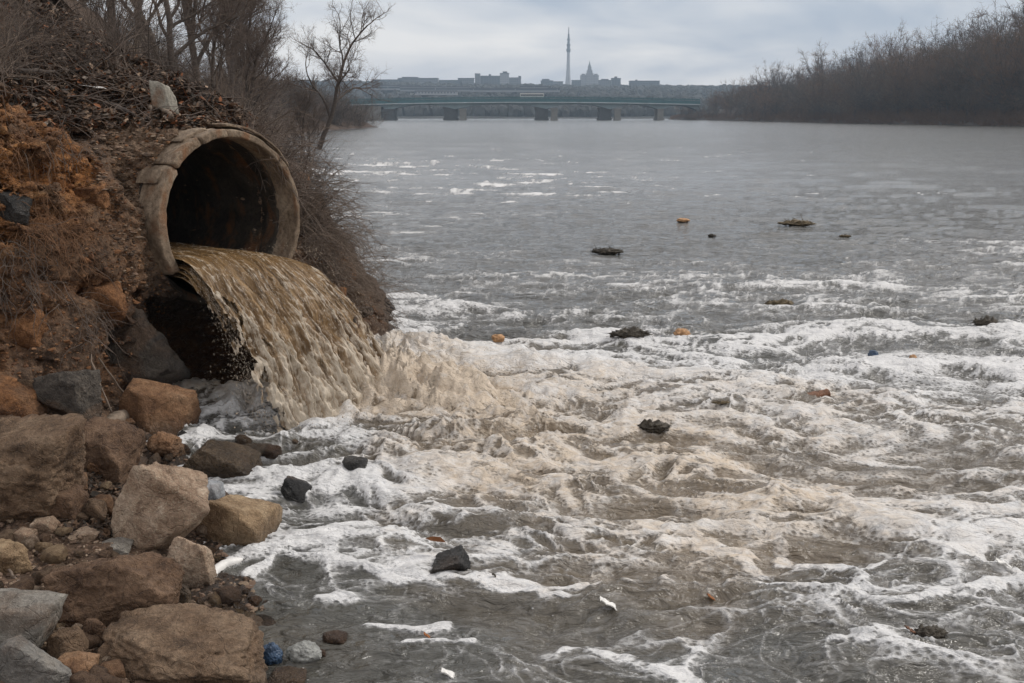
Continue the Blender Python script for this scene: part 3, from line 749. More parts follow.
# ------------------------------------------------------------------ the outflow
def mat_gush():
    m, t, b = new_mat('muddy_falling_water')
    f = attr(t, 'foam'); p = geo_pos(t); al = attr(t, 'fall')
    uv = N(t, 'ShaderNodeCombineXYZ'); L(t, attr(t, 'fa'), uv.inputs[0]); L(t, attr(t, 'ft'), uv.inputs[1])
    n1 = noise(t, mapping(t, uv.outputs[0], (16, 1.6, 1)), 1.0, 6, .65, .5)
    n2 = noise(t, mapping(t, uv.outputs[0], (70, 4.5, 1)), 1.0, 5, .65, .4)
    n3 = noise(t, p, 30, 5, .65)
    base = ramp(t, n1, [(.30, (.055, .033, .015)), (.5, (.170, .102, .045)), (.7, (.33, .215, .105))])
    ff = math_(t, 'ADD', f, math_(t, 'MULTIPLY', math_(t, 'SUBTRACT', n2, .5), 1.1)); ff = math_(t, 'ADD', ff, math_(t, 'MULTIPLY', math_(t, 'SUBTRACT', n3, .5), .8))
    mask = mapr(t, ff, .50, 1.0, 0, .75)
    c = mixc(t, mask, base, (.60, .52, .41))
    c = mixc(t, mapr(t, math_(t, 'ADD', al, math_(t, 'MULTIPLY', n1, .6)), 1.05, 1.6, 0, .4), c, (.60, .53, .43))
    L(t, c, b.inputs['Base Color']); L(t, mapr(t, mask, 0, 1, .16, .5), b.inputs['Roughness'])
    b.inputs['IOR'].default_value = 1.33; b.inputs['Specular IOR Level'].default_value = .6
    h = math_(t, 'ADD', math_(t, 'MULTIPLY', n1, 1.0), math_(t, 'MULTIPLY', n2, .5)); h = math_(t, 'ADD', h, math_(t, 'MULTIPLY', n3, .35))
    L(t, bump(t, h, .7, .035), b.inputs['Normal'])
    return m
def build_gush(seed, off, cut, na=300, ntm=360, tmax=.62, shift=0.0):
    A = np.linspace(-1, 1, na); T = np.linspace(-.95, tmax, ntm)
    Tg, Ag = np.meshgrid(T, A, indexing='ij')
    half = .765; mid = (A * half)[None, :] + 0 * Tg
    lipz = -.42 - .10 * Ag + .0 * Tg
    v0 = 2.62 + .50 * Ag + .25 * (1 - Ag ** 2)
    tp = np.maximum(Tg, 0); tneg = np.minimum(Tg, 0)
    wob = fbm(Ag * 2.2, Tg * 1.0, seed, 3, 200 + seed)
    a = mid * (1 + .10 * tp) + .05 * wob * tp * 4 + shift * sstep(.05, .3, tp)
    adv = v0 * tp + tneg * 3.2                          # distance out of the mouth
    fall = 4.905 * tp ** 2
    arch = .09 * (1 - Ag ** 2)
    z = lipz + arch - fall - off
    # lumps and strands stretched along the flow
    st = np.concatenate([[0], np.cumsum(np.hypot(np.diff(T) * 2.8, np.diff(4.9 * np.maximum(T, 0) ** 2)))])[:, None] + 0 * Ag
    grow = .12 + 1.0 * sstep(0, .5, tp)
    w = fbm(Ag * 1.6, st * .9, 1.0, 3, 215 + seed) * .25
    l1 = ridged((Ag + w) * 3.6, st * .8 + w, seed, 4, 210 + seed, .55) - .5
    l2 = ridged((Ag + w) * 14, st * 1.8, seed + 2, 4, 220 + seed, .65) - .5
    l3 = fbm((Ag + w) * 30, st * 9, seed + 4, 3, 230 + seed)
    tb2 = 1 - np.abs(fbm(Ag * 11 + 3, st * 9.5, 4, 3, 243 + seed)) * 3
    bub = 1 - np.abs(fbm(Ag * 6, st * 5.5, 1, 3, 240 + seed)) * 3
    disp = grow * (.11 * l1 + .038 * l2 + .022 * l3) + sstep(.12, .6, tp) * (.034 * (bub - .3) + .016 * (tb2 - .3)) + (.02 * l1 if seed == 0 else 0)
    # normal of the falling sheet: mostly out and up
    ang = np.arctan2(9.8 * tp, v0); nx_, nz_ = np.sin(ang), np.cos(ang)
    adv = adv + disp * nx_; z = z + disp * nz_
    a = a + grow * .035 * fbm(Ag * 9, st * 4, 7, 2, 250 + seed)
    P = np.array(PC)[None, None, :] + a[..., None] * np.array(PT) + adv[..., None] * np.array(PN)
    P[..., 2] = PC.z + z
    foam = np.clip(.14 + .80 * (l1 * .7 + l2 * 1.1 + .3 * bub + .35 * (tb2 - .3)) + .5 * sstep(.25, .6, tp) + .12 * sstep(-.5, -1, Ag) * sstep(.05, .3, tp), 0, 1.5)
    F = grid_faces(*Tg.shape)
    # ragged left and right edges, torn open as it falls
    edge = np.minimum(1 + Ag, (1 - Ag) * 1.3) / 1.0
    lace = .5 + .9 * fbm(Ag * 10, st * 4.2, 3, 4, 260 + seed, .6) + .25 * (l2)
    tear = sstep(.02, .45, tp) * cut
    gone = (lace < tear * np.clip(1.25 - edge * 2.6, -1, 1.2) + (0 if seed == 0 else .18 * sstep(.1, .5, tp)))
    keepf = ~(gone.ravel()[F].mean(1) > .5)
    F = F[keepf]
    used = np.unique(F); remap = np.full(Tg.size, -1); remap[used] = np.arange(len(used))
    V = P.reshape(-1, 3)[used]
    g = lambda q: (q + 0 * Tg).ravel()[used]
    return np_mesh('outflow', V, remap[F], True, {'foam': g(foam), 'fa': g(Ag), 'ft': g(st), 'fall': g(sstep(.0, .6, tp))})
GUSH = mat_gush()
gush = tag(empty('outflow_water', tuple(PC)), 'muddy brown water gushing from the pipe mouth into the river', kind='structure')
gush.location = (0, 0, 0)
for sd_, off, cut, sh_ in ((0, 0, .62, 0), (1, .09, .85, -.03), (2, .20, .7, 0), (3, .14, 1.15, -.10)):
    link('falling_sheet', build_gush(sd_, off, cut, shift=sh_), gush, GUSH)

def ico(sub):
    bm = bmesh.new(); bmesh.ops.create_icosphere(bm, subdivisions=sub, radius=1)
    V = np.array([v.co[:] for v in bm.verts]); F = np.array([[v.index for v in f.verts] for f in bm.faces]); bm.free()
    return V, F
ICO = {k: ico(k) for k in (1, 2, 3, 4, 5, 6)}
def blobs(name, centres, radii, sub=1, jit=.3, stretch=None, seed=5):
    V0, F0 = ICO[sub]; rs = np.random.RandomState(seed)
    C = np.asarray(centres); n = len(C)
    V = V0[None] * (1 + jit * rs.uniform(-1, 1, (n, len(V0), 1)))
    sc = np.ones((n, 1, 3)) if stretch is None else stretch[:, None, :]
    V = V * sc * np.asarray(radii)[:, None, None] + C[:, None, :]
    F = F0[None] + (np.arange(n) * len(V0))[:, None, None]
    return np_mesh(name, V.reshape(-1, 3), F.reshape(-1, 3), True)
def spray():
    """drops and short streaks, each drawn out along the way it flies"""
    rs = np.random.RandomState(3); V, F = [], []; base = 0
    Vt = np.array([[-1, 0, 0], [0, 1, 0], [0, -.5, .87], [0, -.5, -.87], [1.0, 0, 0]]); Ft = np.array([[0, 2, 1], [0, 3, 2], [0, 1, 3], [4, 1, 2], [4, 2, 3], [4, 3, 1]])
    def drop_(p, vel, r, l_):
        nonlocal base
        d = np.array(vel, float); d /= np.linalg.norm(d) + 1e-6; a = np.cross(d, [0.3, 0.9, 0.2]); a /= np.linalg.norm(a); b = np.cross(d, a)
        V.append(np.array(p) + Vt[:, :1] * d * l_ + Vt[:, 1:2] * a * r + Vt[:, 2:] * b * r); F.append(Ft + base); base += 5
    n_, t_ = np.array(PN), np.array(PT)
    for i in range(2600):       # off the torn left edge
        tt = rs.uniform(.05, .60) ** .8; a = -.74 - rs.exponential(.07) * tt * 2.2 + abs(rs.normal(0, .06)); v0 = 2.1 + rs.normal(0, .16)
        p = np.array(PC) + t_ * a + n_ * (v0 * tt) + rs.normal(0, .022, 3) * (1 + 2 * tt); p[2] += -.40 - 4.9 * tt * tt + abs(rs.normal(0, .03)) 
        drop_(p, n_ * v0 + np.array([0, 0, -9.8 * tt]) + rs.normal(0, .5, 3), float(np.clip(rs.lognormal(-6.1, .45), .001, .006)), float(np.clip(rs.lognormal(-4.9, .6), .003, .03)))
    for i in range(1500):       # along the top and the right edge
        tt = rs.uniform(.05, .60); a = rs.uniform(-.7, .82); v0 = 2.75 + .5 * a
        p = np.array(PC) + t_ * a + n_ * (v0 * tt + .04); p[2] += -.36 - 4.9 * tt * tt + .08 * (1 - a * a) + abs(rs.normal(0, .10)) * (tt + .1)
        drop_(p, n_ * v0 + np.array([0, 0, -9.8 * tt]) + rs.normal(0, .6, 3), float(np.clip(rs.lognormal(-6.1, .4), .001, .005)), float(np.clip(rs.lognormal(-4.9, .6), .003, .03)))
    for i in range(6500):       # thrown up where it lands
        u, v = (rs.normal(350, 55), rs.normal(395, 17)) if i % 3 else (rs.normal(430, 45), rs.normal(390, 20))
        w = W(u, v); z = .10 + abs(rs.normal(0, .15)) * math.exp(-((u - 350) / 90) ** 2)
        drop_((w.x, w.y, z), rs.normal(0, 1, 3) + (.4, 0, .8), float(np.clip(rs.lognormal(-5.6, .5), .002, .012)), float(np.clip(rs.lognormal(-5.1, .6), .003, .03)))
    return np_mesh('spray', np.concatenate(V), np.concatenate(F), True)
DROP = flat('spray_water', (.46, .38, .29), .25, .3, 8, 0, .6)
tag(link('spray_droplets', spray(), None, DROP), 'droplets thrown off the falling water', kind='stuff')

# ------------------------------------------------------------------ stones
def rock_mesh(seed, size, npl=11, sharp=14, sub=5, amp=.05, boxy=.4, strat=0.0):
    npl += 7; sharp = sharp * 3.2; amp = amp * 1.55
    """an angular stone: a rounded intersection of random planes, roughened; size = full extents"""
    rs = np.random.RandomState(seed); V, F = ICO[sub]
    n = rs.normal(size=(npl, 3)); n /= np.linalg.norm(n, axis=1)[:, None]
    if boxy > 0:
        ax = np.array([[1, 0, 0], [-1, 0, 0], [0, 1, 0], [0, -1, 0], [0, 0, 1], [0, 0, -1.]]) + rs.normal(0, .22, (6, 3))
        ax /= np.linalg.norm(ax, axis=1)[:, None]; n = np.concatenate([n, ax])
    h = rs.uniform(.78, 1.12, len(n)); 
    if boxy > 0: h[-6:] = rs.uniform(.72, .92, 6)
    dots = np.clip(V @ n.T, 1e-3, None) / h[None]
    r = (dots ** sharp).sum(1) ** (-1 / sharp); r = np.minimum(r, 1.75)
    P = V * r[:, None]
    k = seed * 1.7
    d = .9 * amp * fbm(P[:, 0] * 1.6 + k, P[:, 1] * 1.6, P[:, 2] * 1.6, 5, seed % 50, .55) * 2 + .5 * amp * (ridged(P[:, 0] * 2.6 + k, P[:, 1] * 2.6, P[:, 2] * 3.6, 4, seed % 40 + 7) - .5)
    if sub >= 4:
        c1, c2, ci = cell(P[:, 0] * 2.4 + k, P[:, 1] * 2.4, P[:, 2] * 2.8, seed % 30)
        d += amp * .55 * (ci - .5) - amp * .35 * sstep(.09, 0, c2 - c1)
        d += amp * .35 * fbm(P[:, 0] * 9, P[:, 1] * 9, P[:, 2] * 9, 4, 3, .6) + amp * .45 * (ridged(P[:, 0] * 5 + k, P[:, 1] * 5, P[:, 2] * 7, 3, 13) - .6)
    if strat: d += strat * (np.abs(((P[:, 2] + .2 * P[:, 0]) * 4.5 + fbm(P[:, 0], P[:, 1], P[:, 2], 2) * 1.2) % 1 - .5) - .25)
    P = P * (1 + d)[:, None]
    ext = (P.max(0) - P.min(0)); P = (P - (P.max(0) + P.min(0)) / 2) / ext * np.array(size)[None]
    return np_mesh('stone', P, F, True)

RM = {
 'brown': rock_mat('brown_stone', (.085, .052, .030), (.195, .124, .074), (.29, .20, .128)),
 'red': rock_mat('red_brown_stone', (.075, .041, .024), (.160, .094, .055), (.24, .150, .092)),
 'tan': rock_mat('tan_stone', (.26, .165, .105), (.46, .325, .225), (.60, .46, .34)),
 'gold': rock_mat('golden_stone', (.20, .125, .065), (.36, .245, .14), (.48, .35, .215)),
 'orange': rock_mat('orange_stone', (.15, .075, .038), (.28, .150, .075), (.38, .23, .13)),
 'wet': rock_mat('wet_dark_stone', (.050, .036, .024), (.110, .075, .045), (.18, .125, .075), .35, .35),
 'dark': rock_mat('dark_stone', (.030, .029, .028), (.055, .052, .048), (.10, .09, .08), .3, .3),
 'grey': rock_mat('grey_stone', (.16, .14, .115), (.27, .245, .21), (.38, .35, .30)),
 'blue': rock_mat('blue_grey_stone', (.18, .165, .145), (.265, .25, .225), (.35, .315, .27)),
 'white': rock_mat('pale_stone', (.30, .32, .34), (.50, .52, .54), (.62, .63, .64)),
 'clod': rock_mat('clay_clod', (.085, .038, .017), (.21, .095, .038), (.33, .16, .07), .95),
 'slate': rock_mat('slab_stone', (.045, .038, .032), (.095, .08, .066), (.15, .125, .10)),
}
occupied = []
def stone(u, v, w, h, mat, label, seed, name='boulder', dz=.9, rot=0, Y=None, tilt=0, cat=None, npl=11, sharp=14, amp=.05, boxy=.4, sub=None, strat=0, water=False, group=None):
    """a stone seen centred at (u, v), w x h pixels, standing where the bank (or the water) is met"""
    if Y is None:
        if water: Y = W(u, v + .25 * h).y
        else: Y = hit(u, v + .38 * h)[0].y
    dep = Y * CP + 2.7 * SP
    sx = w / FPX * dep; sz = h / FPX * dep / (1 if h < w * .5 else .95); sy = sx * dz
    c = at(u, v, Y + sy * (.12 if water else .25 if mat != 'clod' else .42))
    if water: c.z += river_z(c.x, c.y) * .8 - sz * .12
    sub = sub or (6 if w > 90 else 5 if w > 34 else 4 if w > 14 else 3)
    me = rock_mesh(seed, (sx * (1.0 if not rot else 1.0), sy, sz), npl, sharp, sub, amp, boxy, strat)
    o = link(name, me, None, RM[mat] if isinstance(mat, str) else mat)
    o.location = c; o.rotation_euler = (0, R(tilt), R(rot))
    tag(o, label, cat or name, group)
    occupied.append((c.x, c.y, max(sx, sy) * .5))
    return o
S = stone
S(8, 462, 150, 122, 'brown', 'huge brown boulder with a pale streaked top at the left edge', 3, dz=.8, tilt=14, npl=8, sharp=18)
S(158, 413, 74, 60, 'orange', 'smooth flat-topped orange brown boulder below the washed out hollow', 12, dz=.7, npl=6, sharp=16, amp=.03, tilt=8)
S(103, 452, 78, 62, 'red', 'dull red brown slab boulder under the broken log', 21, dz=.8, npl=8)
S(160, 513, 86, 98, 'tan', 'tall pale tan boulder standing above the golden one at the shore', 36, dz=.85, npl=3, sharp=20, amp=.045, tilt=32)
S(234, 527, 88, 60, 'gold', 'golden angular boulder at the water edge', 41, dz=.75, npl=7, sharp=20, amp=.035, tilt=10)
S(220, 469, 92, 52, 'wet', 'long dark wet boulder sloping into the foam', 52, dz=.7, npl=8, tilt=10, amp=.04)
S(190, 565, 50, 54, 'tan', 'rounded tan stone between the tall tan boulder and the white scrap', 63, dz=.8, npl=7, strat=.05)
S(117, 592, 142, 84, 'red', 'broad red brown boulder in the middle of the stony shore', 74, dz=.75, npl=9, sharp=16, amp=.06)
S(188, 662, 176, 86, 'brown', 'large brown boulder at the bottom edge beside the water', 85, dz=.7, npl=8, sharp=16, amp=.055, tilt=6)
S(196, 632, 62, 32, 'gold', 'yellowish ledge stone behind the large bottom boulder', 86, dz=1.1, npl=7)
S(14, 622, 76, 76, 'grey', 'pale grey boulder at the left edge above the bluish one', 97, dz=.8, npl=5, sharp=9, amp=.03, tilt=20)
S(24, 672, 96, 86, 'blue', 'bluish grey rounded boulder in the bottom left corner', 108, dz=.7, npl=5, sharp=9, amp=.03, tilt=22, Y=4.35)
S(164, 447, 36, 30, 'orange', 'lumpy orange stone just below the flat-topped boulder', 14, name='stone', amp=.09)
S(252, 447, 42, 24, 'wet', 'round brown wet rock lapped by foam behind the long wet boulder', 15, name='rock', amp=.03, sharp=8, water=True)
S(298, 489, 36, 22, 'dark', 'black pointed rock in the foam right of the long wet boulder', 116, name='rock', water=True, tilt=28, npl=4, boxy=.0)
S(355, 473, 26, 18, 'dark', 'small black rock in the churned foam, farthest from the shore stones', 17, name='rock', water=True)
S(209, 496, 32, 28, 'white', 'whitish pointed stone between the wet and the golden boulders', 18, name='stone', npl=6)
S(190, 442, 26, 22, 'dark', 'small black wet stone right of the lumpy orange stone', 19, name='stone')
S(204, 436, 20, 20, 'dark', 'little black stone against the foam, beside the flat-topped boulder', 20, name='stone')
S(213, 503, 46, 16, 'red', 'low reddish stone under the whitish pointed one', 22, name='stone')
S(60, 503, 52, 34, 'red', 'dark reddish stone below the huge left boulder', 23, name='stone', npl=9)
S(8, 506, 30, 24, 'brown', 'small brown stone under the huge boulder at the left edge', 24, name='stone')
S(100, 464, 30, 26, 'orange', 'squarish orange stone on the dirt under the red slab', 25, name='stone', npl=5, sharp=20)
S(82, 462, 15, 18, 'orange', 'small upright orange stone beside the squarish one', 26, name='stone')
S(46, 526, 26, 19, 'tan', 'pale brown stone on the dirt left of the tall tan boulder', 27, name='stone')
S(24, 537, 22, 17, 'tan', 'small light stone nearest the left edge in the dirt row', 28, name='stone')
S(86, 535, 26, 13, 'tan', 'flat light stone in the dirt above the broad red boulder', 29, name='stone')
S(116, 547, 34, 13, 'grey', 'pale flat sliver of stone on top of the broad red boulder', 30, name='stone', npl=6)
S(14, 559, 42, 30, 'gold', 'yellow brown stone at the left edge above the pale grey boulder', 31, name='stone')
S(95, 512, 24, 26, 'brown', 'round brown stone among dead leaves beside the tall tan boulder', 32, name='stone', sharp=8)
S(70, 646, 40, 38, 'brown', 'knobbly brown stone right of the pale grey boulder', 34, name='stone')
S(97, 632, 28, 28, 'red', 'small red brown stone under the broad red boulder', 35, name='stone')
S(76, 670, 46, 30, 'orange', 'low orange brown stone beside the bluish corner boulder', 36, name='stone')
S(180, 600, 24, 32, 'wet', 'dark wet stone below the rounded tan stone', 37, name='stone')
S(246, 634, 30, 20, 'wet', 'dark wet stone at the tip of the large bottom boulder', 38, name='stone')
S(266, 641, 22, 13, 'wet', 'flat dark stone in the shallows above the blue plastic bag', 39, name='stone')
S(336, 635, 27, 13, 'red', 'reddish stone in the shallows above the crumpled clear bag', 40, name='rock', water=True)
S(286, 681, 44, 18, 'brown', 'brown stone in the shallows cut by the bottom edge', 42, name='stone', water=True)
S(322, 653, 10, 9, 'red', 'tiny red stone touching the crumpled clear bag', 43, name='stone', water=True)
S(38, 394, 24, 42, 'brown', 'narrow wedge of brown stone stuck in the clay face', 44, name='stone', npl=5, sharp=22, tilt=-25, dz=.5)
S(14, 402, 56, 44, 'clod', 'orange clay block at the foot of the bluff, left edge', 45, name='stone', npl=6)
S(137, 357, 70, 86, 'slate', 'leaning dark grey rock slab beside the hollow', 46, name='rock slab', dz=.45, tilt=-28, npl=-4, sharp=20, amp=.06, strat=.03, cat='rock slab')
S(68, 400, 62, 60, 'slate', 'low dark slab at the foot of the bluff behind the sticks', 47, name='rock slab', dz=.5, npl=-3, amp=.06, cat='rock slab')
S(14, 209, 36, 34, 'dark', 'dark stone sticking out of the orange bluff at the left edge', 48, name='stone', dz=.8)
S(92, 195, 36, 24, 'clod', 'orange clay block on the bluff left of the pipe shoulder', 49, name='clod')
S(104, 302, 44, 38, 'clod', 'big rounded orange clod in the middle of the clay face', 50, name='clod', amp=.07)
S(20, 330, 60, 50, 'clod', 'broad orange clod low on the bluff by the left edge', 51, name='clod', amp=.07)
for o in list(COL.objects):
    if o.name.startswith('rock slab'): o.name = 'rock_slab'
# concrete lump standing above the pipe
h0 = hit(163, 112)[0]
S(163, 98, 23, 34, mat_concrete('lump_concrete', (.20, .185, .155), (.34, .315, .26), (.44, .41, .34)), 'pale broken concrete lump standing in the brush above the pipe', 61, name='concrete_lump', npl=-5, sharp=24, dz=.5, tilt=-10, amp=.04, Y=h0.y, cat='concrete lump', boxy=1)

# loose small stones all over the shore, each an object of its own
rs = np.random.RandomState(21)
protos = []
for q in range(14):
    protos.append(rock_mesh(300 + q, (1, rs.uniform(.7, 1.1), rs.uniform(.5, .85)), 9, 14, 3, .07))
pm = [RM[k] for k in ('brown', 'red', 'tan', 'brown', 'orange', 'gold', 'red', 'brown')]
pkey = ['brown', 'reddish', 'tan', 'brown', 'orange', 'yellowish', 'reddish', 'brown']
pmesh = {}
nst = 0
for tries in range(5000):
    if nst >= 285: break
    u = rs.uniform(-20, 300); v = rs.uniform(405, 700)
    loc, no = hit(u, v)
    if loc.z < -.12 or loc.y > 9.3 or loc.z > 1.2 or (loc.x, loc.y) == (0, 0): continue
    if any((loc.x - a) ** 2 + (loc.y - b) ** 2 < (r_ * .72) ** 2 for a, b, r_ in occupied): continue
    k = int(rs.randint(8)); pq = int(rs.randint(14)); sz = float(np.clip(rs.lognormal(-2.6, .55), .035, .22))
    key = (pq, k)
    if key not in pmesh:
        me = protos[pq].copy(); me.materials.append(RM['wet'] if loc.z < 0 else pm[k]); pmesh[key] = me
    o = link('small_stone', pmesh[key]); o.location = loc + Vector((0, 0, sz * .15)); o.scale = (sz,) * 3
    o.rotation_euler = (rs.uniform(-.4, .4), rs.uniform(-.4, .4), rs.uniform(0, 6.28))
    tag(o, 'small loose %s stone lying between the shore boulders' % pkey[k], 'small stone', 'small %s stones scattered on the shore' % pkey[k])
    occupied.append((loc.x, loc.y, sz * .5)); nst += 1

# ------------------------------------------------------------------ crumbs of soil, gravel, leaf litter: uncountable
def chunks(name, pts, sizes, mats_n, seed, flat_=.7, var=4):
    rs = np.random.RandomState(seed); n = len(pts)
    bases = []
    V0, F0 = ICO[1]
    for q in range(var):
        nn = rs.normal(size=(8, 3)); nn /= np.linalg.norm(nn, axis=1)[:, None]
        d = np.clip(V0 @ nn.T, 1e-3, None) / rs.uniform(.55, 1, 8)[None]
        bases.append(V0 * np.minimum(((d ** 10).sum(1) ** -.1), 1.3)[:, None])
    Vs = np.empty((n, len(V0), 3)); pick = rs.randint(var, size=n)
    ax = rs.normal(size=(n, 3)); ax /= np.linalg.norm(ax, axis=1)[:, None]; ang = rs.uniform(0, 6.28, n)
    K = np.zeros((n, 3, 3)); K[:, 0, 1] = -ax[:, 2]; K[:, 0, 2] = ax[:, 1]; K[:, 1, 0] = ax[:, 2]; K[:, 1, 2] = -ax[:, 0]; K[:, 2, 0] = -ax[:, 1]; K[:, 2, 1] = ax[:, 0]
    Rm = np.eye(3)[None] + np.sin(ang)[:, None, None] * K + (1 - np.cos(ang))[:, None, None] * (K @ K)
    for q in range(var):
        m_ = pick == q
        loc = bases[q][None] * rs.uniform(.6, 1.2, (m_.sum(), 1, 3))
        loc = np.einsum('nij,nvj->nvi', Rm[m_], loc)
        loc[..., 2] *= flat_
        Vs[m_] = loc * np.asarray(sizes)[m_][:, None, None] + np.asarray(pts)[m_][:, None, :]
    F = F0[None] + (np.arange(n) * len(V0))[:, None, None]
    me = np_mesh(name, Vs.reshape(-1, 3), F.reshape(-1, 3), False)
    for mm_ in mats_n: me.materials.append(mm_)
    mi = np.repeat(rs.randint(len(mats_n), size=n), len(F0)).astype(np.int32); me.polygons.foreach_set('material_index', mi)
    return me
def sample_view(n, box, cond, seed, jit=0):
    rs = np.random.RandomState(seed); P = []; Nn = []
    for i in range(n):
        u = rs.uniform(box[0], box[2]); v = rs.uniform(box[1], box[3])
        loc, no, _, _ = BANK.ray_cast(Vector((0, 0, CAM_H)), ray(u, v), 60)
        if loc is None or not cond(loc, no): continue
        P.append(loc[:]); Nn.append(no[:])
    return np.array(P), np.array(Nn)
CL = [flat('clay_crumb', (.17, .080, .036), .95, .35, 20), flat('clay_crumb_dark', (.11, .055, .030), .95, .3, 20), flat('clay_crumb_pale', (.21, .115, .060), .95, .3, 20)]
DL = [flat('dirt_crumb', (.15, .10, .07), .95, .35, 20), flat('dirt_crumb_dark', (.07, .048, .034), .95, .3, 20), flat('dirt_crumb_pale', (.20, .145, .10), .95, .3, 20)]
def inbluff(l, n): return seg1(l.x, l.y) > -.3 and l.z > .25
def seg1(x, y): return float(seg_dist(np.array([x]), np.array([y]), BLUFF)[0])
P, Q = sample_view(5200, (-40, 70, 170, 420), lambda l, n: l.z > .3, 5)
rs = np.random.RandomState(9)
tag(link('clay_crumbs', chunks('clay_crumbs', P, np.clip(rs.lognormal(-4.7, .55, len(P)), .004, .04), CL, 2)), 'crumbs of orange clay on the bluff', kind='stuff')
P, Q = sample_view(5000, (90, 100, 330, 300), lambda l, n: l.y > 9.5, 6)
tag(link('dirt_crumbs', chunks('dirt_crumbs', P, np.clip(rs.lognormal(-4.3, .5, len(P)), .005, .045), DL, 3, .4)), 'crumbled dirt over the pipe', kind='stuff')
P, Q = sample_view(9000, (-30, 400, 300, 700), lambda l, n: -.2 < l.z < 1.3, 7)
tag(link('gravel', chunks('gravel', P, np.clip(rs.lognormal(-4.6, .6, len(P)), .004, .035), DL + [DL[0], RM['tan']], 4, .7)), 'gravel and dirt crumbs between the boulders', kind='stuff')

def leaves(name, P, Nn, size, mats_, seed, lift=.01):
    """small curled leaves lying about on the ground"""
    rs = np.random.RandomState(seed); n = len(P)
    t = np.array([[-1, 0, 0], [-.35, .42, .10], [.4, .38, .10], [1, 0, .06], [.4, -.38, .10], [-.35, -.42, .10]])
    a = rs.uniform(0, 6.28, n); s = size * rs.uniform(.5, 1.3, n)
    ti = rs.normal(0, .55, (n, 2)); curl = rs.uniform(-1, 2.5, n)
    V = np.repeat(t[None], n, 0) * s[:, None, None]; V[..., 2] *= curl[:, None]
    ca, sa = np.cos(a)[:, None], np.sin(a)[:, None]
    x, y, z = V[..., 0] * ca - V[..., 1] * sa, V[..., 0] * sa + V[..., 1] * ca, V[..., 2]
    z = z + x * ti[:, :1] + y * ti[:, 1:]
    V = np.stack([x, y, z], -1) + P[:, None, :] + Nn[:, None, :] * (lift + s[:, None, None] * .3 * rs.uniform(0, 1, (n, 1, 1)))
    F = np.array([[0, 1, 4, 5], [1, 2, 3, 4]]); F = np.array([[0, 1, 2, 3], [0, 3, 4, 5]])
    F = F[None] + (np.arange(n) * 6)[:, None, None]
    me = np_mesh(name, V.reshape(-1, 3), F.reshape(-1, 4), False)
    for m_ in mats_: me.materials.append(m_)
    me.polygons.foreach_set('material_index', np.repeat(rs.choice(len(mats_), size=n, p=None), 2).astype(np.int32))
    return me
LF = [flat('leaf_dark', (.045, .030, .020), .8), flat('leaf_brown', (.11, .065, .038), .8), flat('leaf_brown2', (.08, .055, .04), .8), flat('leaf_tan', (.24, .165, .11), .8), flat('leaf_rust', (.20, .075, .03), .8), flat('leaf_dark2', (.030, .024, .018), .8)]
P, Q = sample_view(20000, (-40, -25, 300, 128), lambda l, n: l.z > 2.0 and l.y > 9.8, 8)
tag(link('leaf_litter', leaves('leaf_litter', P, Q, .038, LF[:3] + LF[:3] + LF[3:5] + [LF[5], flat('leaf_grey', (.15, .12, .095), .8)], 5)), 'dead leaves covering the slope above the pipe', kind='stuff')
P, Q = sample_view(1500, (60, 425, 135, 540), lambda l, n: l.z < 1.3, 9)
tag(link('leaf_litter', leaves('leaf_litter', P, Q, .025, LF[:3] + [LF[5]], 6)), 'dead leaves caught between the shore boulders', kind='stuff')

# ------------------------------------------------------------------ tubes: sticks, roots, branches
class Tubes:
    def __init__(self): self.V = []; self.F = []; self.n = 0
    def add(self, pts, r0, r1, k=4):
        pts = np.asarray(pts, float); m = len(pts)
        if m < 2: return
        d = np.gradient(pts, axis=0); d /= np.linalg.norm(d, axis=1)[:, None] + 1e-9
        ref = np.array([0, 0, 1.0]) if abs(d[0, 2]) < .8 else np.array([1.0, 0, 0])
        a = np.cross(d, ref); a /= np.linalg.norm(a, axis=1)[:, None] + 1e-9; b = np.cross(d, a)
        rr = np.linspace(r0, r1, m)[:, None, None] if np.isscalar(r1) else np.asarray(r1)[:, None, None]
        th = np.arange(k) * 2 * math.pi / k
        ring = pts[:, None, :] + rr * (np.cos(th)[None, :, None] * a[:, None, :] + np.sin(th)[None, :, None] * b[:, None, :])
        self.V.append(ring.reshape(-1, 3))
        i = (np.arange(m - 1)[:, None] * k + np.arange(k)[None]); j = np.arange(m - 1)[:, None] * k + (np.arange(k)[None] + 1) % k
        self.F.append(np.stack([i, j, j + k, i + k], -1).reshape(-1, 4) + self.n); self.n += m * k
    def mesh(self, name): return np_mesh(name, np.concatenate(self.V), np.concatenate(self.F), True)
BARK = flat('bark', (.085, .068, .056), .9, .35, 8); TWIG = flat('twig', (.125, .095, .076), .9, .35, 3); TWIG_D = flat('twig_dark', (.055, .042, .034), .9, .3, 3)
TWIG_P = flat('twig_pale', (.17, .13, .10), .85, .3, 3); ROOT = flat('root_fibre', (.16, .085, .045), .95, .35, 3); WOOD = flat('dead_wood', (.20, .155, .115), .85, .45, 14, .6)
def curve(p0, d0, length, n, rs, wob=.15, grav=0.0, pull=None):
    p = np.array(p0, float); d = np.array(d0, float); d /= np.linalg.norm(d); out = [p.copy()]; st = length / n
    for i in range(n):
        d = d + rs.normal(0, wob, 3); d[2] += grav
        d /= np.linalg.norm(d); p = p + d * st; out.append(p.copy())
    return np.array(out)
